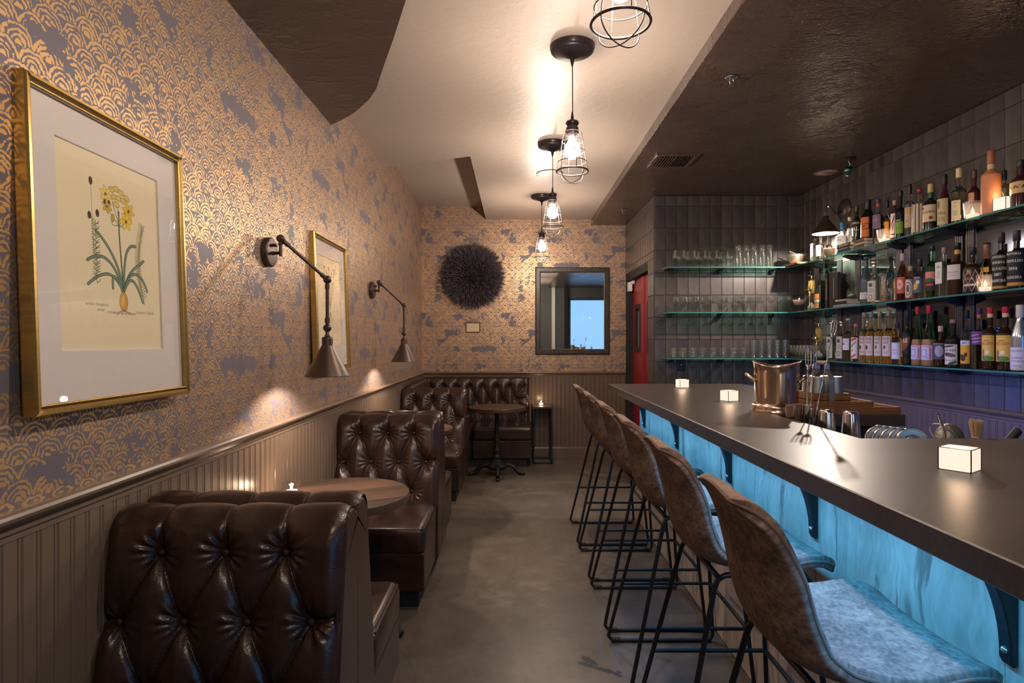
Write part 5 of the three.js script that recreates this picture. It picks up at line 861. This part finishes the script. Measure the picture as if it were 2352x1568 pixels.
B(1, P5, [2132, 25, 592, 148], 'black', 'std', 'black bottle stencilled RESERVA MALVAZIA 2007 in white', { X: 2.67, cap: 0x2a1c18, cf: 0.18, lab: { bg: '#0c0b0b', arc: 2.5, y0: 0.08, y1: 0.62, tx: [['OLIVEIRAS', 0.12, 0.10, '#e4e0d8', 'bold'], ['RESERVA', 0.30, 0.11, '#e4e0d8', 'bold'], ['MALVAZIA', 0.50, 0.12, '#e4e0d8', 'bold'], ['2007', 0.69, 0.13, '#e4e0d8', 'bold'], ['MADEIRA', 0.88, 0.12, '#e4e0d8', 'bold']] }, lab2: { c: 0xb08838, y0: 0.03, y1: 0.075, arc: 2.6 } });
B(1, P5, [2282, 2, 574, 158], 'black', 'std', 'black bottle stencilled VERDELHO 1994 in white', { X: 2.67, cap: 0x2a1c18, cf: 0.18, lab: { bg: '#0c0b0b', arc: 2.5, y0: 0.12, y1: 0.64, tx: [['OLIVEIRAS', 0.12, 0.10, '#e4e0d8', 'bold'], ['VERDELHO', 0.36, 0.12, '#e4e0d8', 'bold'], ['1994', 0.62, 0.14, '#e4e0d8', 'bold'], ['MADEIRA', 0.90, 0.12, '#e4e0d8', 'bold']] }, lab2: { c: 0xb08838, y0: 0.05, y1: 0.11, arc: 2.6 } });
// bottom shelf
const teq = { ball: true, lab: { bg: '#c4c2b0', arc: 1.5, y0: 0.06, y1: 0.60, sh: [['#5a5e50', 0.5, 0.8, 0.2, 0.13, 0], ['#c4c2b0', 0.5, 0.8, 0.13, 0.09, 0], ['#4a4e44', 0.5, 0.2, 0.24, 0.09, 0]], fine: 4, fy: 0.38 }, g: 'ball-stoppered bottles on the bottom shelf' };
B(2, P5, [470, 870, 1250, 92], 'pale', 'round', 'olive-green bottle with ball stopper and arched label on the bottom shelf', teq);
B(2, P5, [565, 865, 1260, 92], 'pale', 'round', 'olive-green bottle with ball stopper and arched label on the bottom shelf', teq);
B(2, P5, [628, 855, 1272, 92], 'straw', 'tall', 'straw-coloured bottle with white label and pale neck', { cap: 0xb8b8b0, cf: 0.05, lab: { bg: '#e0dce0', arc: 1.8, y0: 0.26, y1: 0.53, tx: [['Redbud', 0.28, 0.14, '#5a5060', 'normal']], sh: [['#444', 0.1, 0.42, 0.4, 0.1]] } });
B(2, P5, [705, 910, 1280, 84], 'straw', 'std', 'small bottle with red and white illustrated label', { cap: 0xc87a78, cf: 0.08, lab: { bg: '#e6dcd8', y0: 0.08, y1: 0.64, sh: [['#c83a3a', 0.5, 0.10, 0.4, 0.06, -0.2], ['#8aa070', 0.5, 0.34, 0.4, 0.06, -0.5], ['#e09030', 0.4, 0.6, 0.1, 0.07, 0], ['#c83a3a', 0.5, 0.88, 0.36, 0.05, -0.3]] } });
const hw = (sh2) => ({ cap: 0xa08070, cf: 0.10, lab: { bg: '#d6c4b4', arc: 1.7, y0: 0.14, y1: 0.52, tx: [['HIGH', 0.2, 0.2, '#2a1c18', 'bold'], ['WEST', 0.38, 0.16, '#2a1c18', 'bold']], sh: sh2, fine: 2, fy: 0.78 }, g: 'four matching amber bottles' });
B(2, P5, [788, 805, 1290, 84], 'amber', 'std', 'cork-topped amber bottle with cream label, red square mark', hw([['#7a1c20', 0.1, 0.48, 0.35, 0.2]]));
B(2, P5, [857, 803, 1296, 100], 'amber', 'std', 'cork-topped amber bottle with cream label, red square mark', hw([['#7a1c20', 0.1, 0.48, 0.35, 0.2]]));
B(2, P5, [940, 803, 1304, 98], 'amber', 'std', 'cork-topped amber bottle with cream label, small dark figure mark', hw([['#4a3a34', 0.4, 0.55, 0.12, 0.1, 0.5]]));
B(2, P5, [1028, 797, 1312, 112], 'amber', 'std', 'cork-topped amber bottle with cream label, small dark figure mark', hw([['#4a3a34', 0.4, 0.55, 0.12, 0.1, 0.5]]));
B(2, P5, [1112, 910, 1314, 98], 'straw', 'round', 'short bottle with bordered plain white label', { cap: 0x2a2a30, cf: 0.14, lab: { bg: '#d4d2dc', arc: 2.0, y0: 0.12, y1: 0.52, sh: [['#8a88a0', 0.05, 0.03, 0.9, 0.015], ['#8a88a0', 0.05, 0.95, 0.9, 0.015]], tx: [['COUVER', 0.5, 0.1, '#6a6878', 'bold']], fine: 2, fy: 0.6 } });
B(2, P5, [1212, 798, 1322, 92], 'darkgreen', 'std', 'dark green bottle with slanted golden brown label', { cap: 0x1a1a1a, cf: 0.16, lab: { bg: '#0e120d', arc: 2.2, y0: 0.2, y1: 0.58, sh: [['#7a4e28', 0.5, 0.5, 0.6, 0.22, -0.7]], tx: [['AR', 0.45, 0.3, '#e0d0b0', 'bold']] } });
const lux = { cap: 0xb81828, cf: 0.13, lab: { bg: '#cfc6d6', arc: 1.9, y0: 0.14, y1: 0.50, tx: [['XARDO', 0.14, 0.13, '#b82030', 'bold']], sh: [['#c87880', 0.78, 0.2, 0.14, 0.75], ['#6a6a90', 0.2, 0.28, 0.4, 0.5], ['#cfc6d6', 0.24, 0.32, 0.32, 0.42]], fine: 2, fy: 0.84 }, lab2: { c: 0x8f6d4c, y0: 0.004, y1: 0.545 } };
for (const a of [[1312, 740, 1314, 108], [1424, 730, 1322, 128]]) { const t = B(2, P5, a, 'green', 'slope', 'green bottle with red cap and straw-wrapped base', { ...lux, g: 'straw-wrapped green bottles', lab: null }); const d = pxd(1800 + a[0] / 4.261), H = (a[2] - a[1]) / 4.261 * d / F, r = a[3] / 4.261 * d / F / 2 * 0.96; t.traverse((o) => { if (o.name === 'wrap') { o.geometry = lathe([[r + 0.0008, 0.002], [r + 0.0012, H * 0.33], [r + 0.0006, H * 0.36], [r * 0.86 + 0.001, H * 0.44]], 28); } }); mesh('label', new THREE.CylinderGeometry(r + 0.0022, r + 0.0022, H * 0.24, 18, 1, true, -Math.PI / 2 + 0.42 - 0.95, 1.9).translate(0, H * 0.22, 0), std(0xffffff, 0.6, 0, { map: labelTex(lux.lab) }), t); }
B(2, P5, [1537, 935, 1332, 128], 'brown', 'round', 'short dark bottle with pale cork and grey label with moon shape', { cap: 0xc8a890, cf: 0.14, lab: { bg: '#4c4650', arc: 2.4, y0: 0.18, y1: 0.58, sh: [['#a8a0a8', 0.62, 0.5, 0.26, 0.34, 0], ['#c8c0c8', 0.05, 0.04, 0.9, 0.02]] } });
B(2, P5, [1660, 875, 1342, 138], 'darkgreen', 'std', 'dark green bottle with cream label showing a bird', { cap: 0x9a7468, cf: 0.08, lab: { bg: '#d6ccb8', arc: 2.0, y0: 0.06, y1: 0.48, tx: [['HUR BIRD', 0.34, 0.14, '#2a2620', 'bold'], ['JAMAICA RUM', 0.82, 0.09, '#2a2620', 'bold']], sh: [['#6a5244', 0.5, 0.52, 0.4, 0.10, 0.15], ['#2a2620', 0.28, 0.5, 0.1, 0.09, 0], ['#4a4a34', 0.7, 0.92, 0.3, 0.07, -0.3], ['#3a3a2a', 0.4, 0.1, 0.4, 0.05, -0.1]] } });
B(2, P5, [1793, 790, 1352, 104], 'clear', 'tall', 'clear bottle with black cap and bright yellow label', { cap: 0x141414, cf: 0.14, lab: { bg: '#e2a826', arc: 1.9, y0: 0.08, y1: 0.48, sh: [['#d6d4e0', 0, 0, 1, 0.2], ['#4a2418', 0.35, 0.75, 0.3, 0.14, 0.3], ['#4a2418', 0.65, 0.62, 0.14, 0.1, 0]], tx: [['gani', 0.15, 0.16, '#2a3060']] } });
B(2, P5, [1915, 775, 1367, 124], 'clear', 'round', 'clear bottle with purple and copper cap and purple label', { cap: 0x4a2458, cap2: 0xa8604a, cf: 0.10, lab: { bg: '#6a3a72', arc: 2.4, y0: 0.40, y1: 0.62, sh: [['#b8a0c0', 0.4, 0.3, 0.3, 0.04, -0.3], ['#b8a0c0', 0.5, 0.55, 0.36, 0.04, -0.2], ['#b8a0c0', 0.5, 0.8, 0.3, 0.04, -0.2]] } });
const am = { cap: 0xc01c24, cap2: 0xd8b87a, cf: 0.10, g: 'red-capped dark bottles', lab: { bg: '#e2bf52', arc: 1.9, y0: 0.14, y1: 0.55, tx: [['IBERO', 0.24, 0.10, '#8a2a20', 'bold'], ['RICANO', 0.38, 0.16, '#a01c20', 'bold']], sh: [['#5a8a3a', 0.55, 0.9, 0.4, 0.10, 0], ['#e8ddc8', 0.55, 0.66, 0.14, 0.08, 0], ['#a83a3a', 0.25, 0.68, 0.07, 0.14, 0], ['#3a5a9a', 0.25, 0.84, 0.07, 0.10, 0], ['#b8902c', 0.02, 0.06, 0.96, 0.02]] } };
B(2, P5, [2022, 760, 1367, 136], 'brown', 'std', 'dark bottle with red cap and yellow pictorial label', am);
B(2, P5, [2172, 750, 1372, 150], 'brown', 'std', 'dark bottle with red cap and yellow pictorial label', am);
B(2, P5, [2312, 725, 1374, 150], 'silver', 'wine', 'silvery bottle with cream cap and handwritten white label', { cap: 0xcfc8aa, cf: 0.19, lab: { bg: '#d6d2d6', arc: 2.4, y0: 0.02, y1: 0.36, tx: [['Tramonera', 0.2, 0.13, '#4a4650', 'italic'], ['qu\u00e4lese', 0.5, 0.12, '#4a4650', 'italic'], ['Auvergne', 0.64, 0.12, '#4a4650', 'italic']], fine: 2, fy: 0.8 } });

// ---------------------------------------------------------------- candles, books and curios on the shelves
function tumblerCandle(s, P, a, label) {
  const p = P(a), r = p.w * pxd(p.x) / F / 2, d = pxd(p.x, XF + r + 0.004), h = (p.b - p.t) * d / F, t = thing('candle_glass', label, 'candle', [XF + r + 0.004, SH[s] + 0.0005, -d]);
  const pts = []; for (let i = 0; i <= 8; i++) pts.push([r * (0.82 + 0.18 * i / 8) * (i % 2 ? 1 : 0.985), 0.004 + h * i / 8]);
  mesh('holder', lathe([[0, 0.003], ...pts], 12), phys(C(1, 0.95, 0.88), 0.25, 0, { transmission: 0.9, thickness: 0 }), t);
  mesh('wax', lathe([[0, 0.006], [r * 0.66, 0.006], [r * 0.68, h * 0.32], [0, h * 0.32]], 18), M.candleGlass, t);
  mesh('flame', lathe([[0, h * 0.33], [0.005, h * 0.42], [0.006, h * 0.5], [0, h * 0.75]], 10), M.flame, t);
  point(WARM, CANDLE * 0.35, [0, h * 0.6, 0], t, 0.5);
}
tumblerCandle(0, P4, [985, 860, 985, 130], 'cut-glass candle tumbler in front of the bright yellow label');
tumblerCandle(0, P4, [1850, 575, 742, 158], 'cut-glass candle tumbler glowing beside the tall orange bottle');
tumblerCandle(1, P5, [1972, 440, 604, 144], 'cut-glass candle tumbler glowing on the middle shelf');
cubeCandle(2.66, pxd(1800 + 2160 / 4.261, 2.66), 0.2, 'glowing frosted cube candle on the top bottle shelf', SH[0] + 0.0005, 0.07, 0.07);
function bookStack(d, y, list, group) {
  let h = y; for (const [th, w, dep, color, txt, label, dz] of list) {
    const t = thing('book', label, 'book', [XF + 0.012 + w / 2, h, -d + (dz || 0)], 0, group); const pg = std(C(0.62, 0.55, 0.45), 0.9);
    mesh('pages', bx(-w / 2 + 0.003, w / 2 - 0.003, 0.002, th - 0.002, -dep / 2 + 0.003, dep / 2 - 0.001), pg, t);
    mesh('cover', [bx(-w / 2, w / 2, 0, 0.002, -dep / 2, dep / 2), bx(-w / 2, w / 2, th - 0.002, th, -dep / 2, dep / 2), bx(-w / 2, -w / 2 + 0.002, 0, th, -dep / 2, dep / 2)], std(color, 0.6), t);
    if (txt) mesh('spine_lettering', new THREE.PlaneGeometry(dep * 0.9, th * 0.8).rotateY(-Math.PI / 2).translate(-w / 2 - 0.0006, th / 2, 0), std(0xffffff, 0.6, 0, { map: canvasTex(256, 40, (g, ww, hh) => { g.fillStyle = '#' + new THREE.Color(color).getHexString(); g.fillRect(0, 0, ww, hh); g.fillStyle = txt[1]; g.font = 'bold 28px serif'; g.textAlign = 'center'; g.fillText(txt[0], ww / 2, 30); }) }), t);
    h += th + 0.0004;
  }
}
{
  const d1 = pxd(1800 + 668 / 4.261), d2 = pxd(1800 + 822 / 4.261);
  bookStack(d1, SH[0] + 0.0005, [[0.020, 0.13, 0.19, 0x1c1c20, null, 'thin dark book at the base of a small stack'], [0.024, 0.13, 0.17, 0x26222a, ['THE HOUSE', '#8a8480'], 'dark book with grey spine letters in the middle of its stack'], [0.026, 0.13, 0.19, 0x1d1614, ['JULES VERNE', '#d8b060'], 'dark book with gold spine lettering on top of its stack']]);
  bookStack(d2, SH[0] + 0.0005, [[0.024, 0.15, 0.13, 0x4a2428, null, 'dark red book under cream book on top shelf'], [0.024, 0.14, 0.13, 0xa08c74, null, 'cream book between two others on top shelf'], [0.022, 0.14, 0.13, 0x5a3a24, null, 'brown book under the black bottle with orange label']]);
  const up = (px, w, h, dep, color, label, s = 1) => { const d = pxd(px), t = thing('book', label, 'book', [XF + 0.02 + dep / 2, SH[s] + 0.0005, -d]); mesh('pages', bx(-dep / 2 + 0.003, dep / 2 - 0.003, 0.003, h - 0.003, -w / 2 + 0.003, w / 2 - 0.003), std(C(0.5, 0.45, 0.38), 0.9), t); mesh('cover', [bx(-dep / 2, dep / 2, 0, h, -w / 2, -w / 2 + 0.003), bx(-dep / 2, dep / 2, 0, h, w / 2 - 0.003, w / 2), bx(-dep / 2, -dep / 2 + 0.003, 0, h, -w / 2, w / 2)], std(color, 0.55), t); mesh('gilt_line', bx(-dep / 2 - 0.001, -dep / 2, h * 0.25, h * 0.85, -0.004, 0.004), std(C(0.45, 0.3, 0.12), 0.5), t); };
  up(1800 + 425 / 4.261, 0.035, 0.245, 0.13, 0x141416, 'tall black book with gilt spine standing by the brass apparatus'); up(1800 + 487 / 4.261, 0.05, 0.29, 0.15, 0x2c211e, 'tall brown book with gilt spine standing upright');
  up(1800 + 560 / 4.261, 0.14, 0.285, 0.02, 0x2a211f, 'large dark brown album standing flat face out');
  bookStack(pxd(1800 + 632 / 4.261), SH[1] + 0.0005, [[0.022, 0.13, 0.20, 0x8f8a94, null, 'grey book with orange flecks flat beneath the hourglass'], [0.020, 0.12, 0.19, 0x2a2220, null, 'dark book in the stack beneath the hourglass'], [0.018, 0.11, 0.14, 0xb8aea4, null, 'pale slim book topmost beneath the hourglass']]);
}
{
  const d = pxd(1800 + 678 / 4.261), y = SH[1] + 0.062, t = thing('hourglass', 'clear glass hourglass standing on the flat books', 'hourglass', [XBOT - 0.01, y, -d]);
  mesh('bulb_glass', lathe([[0.030, 0.0], [0.036, 0.02], [0.037, 0.05], [0.028, 0.08], [0.005, 0.10], [0.028, 0.12], [0.037, 0.15], [0.036, 0.18], [0.026, 0.205], [0.008, 0.215], [0.006, 0.235], [0, 0.236]], 28), M.glass, t);
  mesh('sand', lathe([[0, 0.003], [0.031, 0.003], [0.033, 0.025], [0, 0.04]], 20), std(C(0.06, 0.05, 0.045), 0.8), t);
  const d2 = pxd(1800 + 1040 / 4.261), c = thing('glass_cloche', 'clear glass dome with round knob on a wooden base', 'cloche', [XBOT - 0.01, SH[1] + 0.0005, -d2]);
  mesh('base', boxUV(lathe([[0, 0], [0.084, 0], [0.086, 0.006], [0.084, 0.014], [0, 0.014]], 36), 0.4, 0.2), M.oak, c);
  mesh('dome', lathe([[0.080, 0.0145], [0.080, 0.13], [0.074, 0.17], [0.058, 0.205], [0.034, 0.227], [0.012, 0.235], [0.010, 0.242], [0.020, 0.25], [0.026, 0.265], [0.020, 0.283], [0, 0.29]], 36), M.glass, c);
  const s = thing('shot_glass', 'ribbed glass tumbler under the glass dome', 'glass', [XBOT - 0.01, SH[1] + 0.0150, -d2]); mesh('body', lathe([[0, 0.001], [0.03, 0.001], [0.037, 0.085], [0.0355, 0.085], [0.029, 0.012], [0, 0.01]], 14), M.glass, s);
  const s2 = thing('shot_glass', 'small shot glass beside the small orange-labelled bottle', 'glass', [XF + 0.03, SH[1] + 0.0005, -pxd(1800 + 384 / 4.261)]); mesh('body', lathe([[0, 0.001], [0.016, 0.001], [0.021, 0.075], [0.02, 0.075], [0.015, 0.01], [0, 0.009]], 20), M.glass, s2);
  const s3 = thing('ribbed_tumbler', 'ribbed glass tumbler on top of the dark books', 'glass', [XF + 0.045, SH[0] + 0.0725, -pxd(1800 + 700 / 4.261)]); mesh('body', lathe([[0, 0.001], [0.034, 0.001], [0.040, 0.09], [0.038, 0.09], [0.032, 0.012], [0, 0.01]], 14), M.glass, s3);
}
function siphon(px, s, label) {                                         // brass bar apparatus: columns, taps and a glass balloon
  const d = pxd(px), t = thing('brass_siphon', label, 'apparatus', [XBOT - 0.01, SH[s] + 0.0005, -d], 0.3);
  mesh('base', lathe([[0, 0], [0.05, 0], [0.052, 0.006], [0.045, 0.012], [0, 0.014]], 28), M.blackMatte, t);
  mesh('column', [lathe([[0.006, 0.012], [0.009, 0.03], [0.006, 0.05], [0.006, 0.12], [0.012, 0.125], [0.012, 0.14], [0.006, 0.145], [0.006, 0.24]], 16).translate(-0.02, 0, 0.01)], M.brass, t);
  const fl = []; for (let k = 0; k < 12; k++) { const a = k / 12 * 6.283; fl.push(new THREE.CylinderGeometry(0.006, 0.006, 0.11, 6).translate(0.03 + 0.022 * Math.cos(a), 0.215, -0.02 + 0.022 * Math.sin(a))); }
  mesh('ribbed_cylinder', [...fl, cyl(0.024, 0.024, 0.11, 20).translate(0.03, 0.215, -0.02), lathe([[0, 0.27], [0.028, 0.27], [0.026, 0.28], [0.008, 0.285], [0.006, 0.31], [0.012, 0.314], [0.004, 0.325], [0, 0.326]], 18).translate(0.03, 0, -0.02)], M.brass, t);
  mesh('cross_handle', [rod([-0.005, 0.318, -0.02], [0.065, 0.318, -0.02], 0.004), sph(0.006, 8, 6).translate(-0.005, 0.318, -0.02), sph(0.006, 8, 6).translate(0.065, 0.318, -0.02)], M.brass, t);
  mesh('tap', [rod([-0.055, 0.19, 0.02], [0.01, 0.19, 0.0], 0.006), lathe([[0, 0.175], [0.03, 0.178], [0.032, 0.186], [0.012, 0.2], [0.006, 0.225], [0, 0.226]], 20).translate(-0.045, 0, 0.018)], M.brass, t);
  mesh('glass_balloon', lathe([[0.012, 0.075], [0.03, 0.085], [0.04, 0.11], [0.034, 0.145], [0.016, 0.165], [0.014, 0.175]], 24).translate(-0.03, 0, 0.015), M.glass, t);
  mesh('burner', lathe([[0, 0.014], [0.026, 0.014], [0.033, 0.03], [0.028, 0.05], [0.012, 0.058], [0.008, 0.075], [0, 0.075]], 22).translate(0.03, 0, -0.02), std(C(0.6, 0.58, 0.54), 0.5), t);
}
siphon(1800 + 275 / 4.261, 1, 'ornate brass coffee siphon on the middle shelf'); siphon(1800 + 345 / 4.261, 2, 'ornate brass coffee siphon on the bottom shelf');
{
  const bowl = (x, s, d, r, h, mat, label, y = 0) => { const t = thing('bowl', label, 'bowl', [x, SH[s] + 0.0005 + y, -d]); mesh('body', lathe([[0, 0], [r * 0.45, 0], [r * 0.5, h * 0.08], [r * 0.92, h * 0.5], [r, h], [r * 0.96, h], [r * 0.86, h * 0.5], [0, h * 0.12]], 30), mat, t); mesh('rim', torus(r * 0.98, 0.003, 36, 6).translate(0, h, 0), mat, t); return t; };
  const bd = mesh('wooden_board', boxUV(rb(-0.09, 0.09, 0, 0.016, -0.17, 0.17, 0.003), 0.5, 0.25), M.oak); bd.position.set(2.53 + 0.14, SH[0] + 0.0005, -5.52); tag(bd, 'flat wooden board under the silver bowl at the shelf corner', 'board');
  bowl(2.66, 0, 5.54, 0.085, 0.085, M.silver, 'dull silver bowl on the wooden board at the shelf corner', 0.0165);
  bowl(2.668, 0, pxd(1800 + 450 / 4.261, 2.668), 0.048, 0.07, std(C(0.36, 0.24, 0.15), 0.4, 0.8), 'bronze footed bowl beneath the barn lamp');
  { const t = thing('squeezer', 'small steel lever squeezer lying in the silver bowl', 'squeezer', [2.65, SH[0] + 0.105, -5.54]); mesh('lever', [rod([-0.05, 0.035, 0], [0.03, 0.0, 0], 0.005), rod([-0.05, 0.015, 0.01], [0.03, 0.0, 0.0], 0.004)], M.silver, t); mesh('cup', lathe([[0, -0.012], [0.026, -0.01], [0.03, 0.006]], 18).translate(0.02, 0, 0), M.silver, t); }
  const d = 5.2, t = thing('footed_candle_bowl', 'footed glass bowl holding a pink candle on the shelf corner', 'candle', [2.665, SH[1] + 0.0005, -5.485]); mesh('bowl', lathe([[0, 0.001], [0.034, 0.001], [0.012, 0.012], [0.01, 0.04], [0.04, 0.055], [0.06, 0.09], [0.063, 0.125]], 30), M.glass, t); mesh('wax', lathe([[0, 0.06], [0.036, 0.062], [0.052, 0.09], [0.055, 0.108], [0, 0.108]], 24), std(C(0.7, 0.36, 0.28), 0.5), t); mesh('flame', lathe([[0, 0.109], [0.004, 0.115], [0, 0.13]], 10), M.flame, t);
  const b2 = mesh('wooden_board', boxUV(rb(-0.07, 0.07, 0, 0.018, -0.21, 0.21, 0.003), 0.5, 0.25), M.tableWood); b2.position.set(2.69, SH[2] + 0.0005, -5.46); tag(b2, 'dark wooden board carrying small tulip glasses on the bottom shelf', 'board');
  for (let k = 0; k < 6; k++) for (const q of [0, 1]) drink('tulip', 2.66 + q * 0.071, SH[2] + 0.0185, -5.62 + k * 0.062);
}
renderer.render(scene, camera);
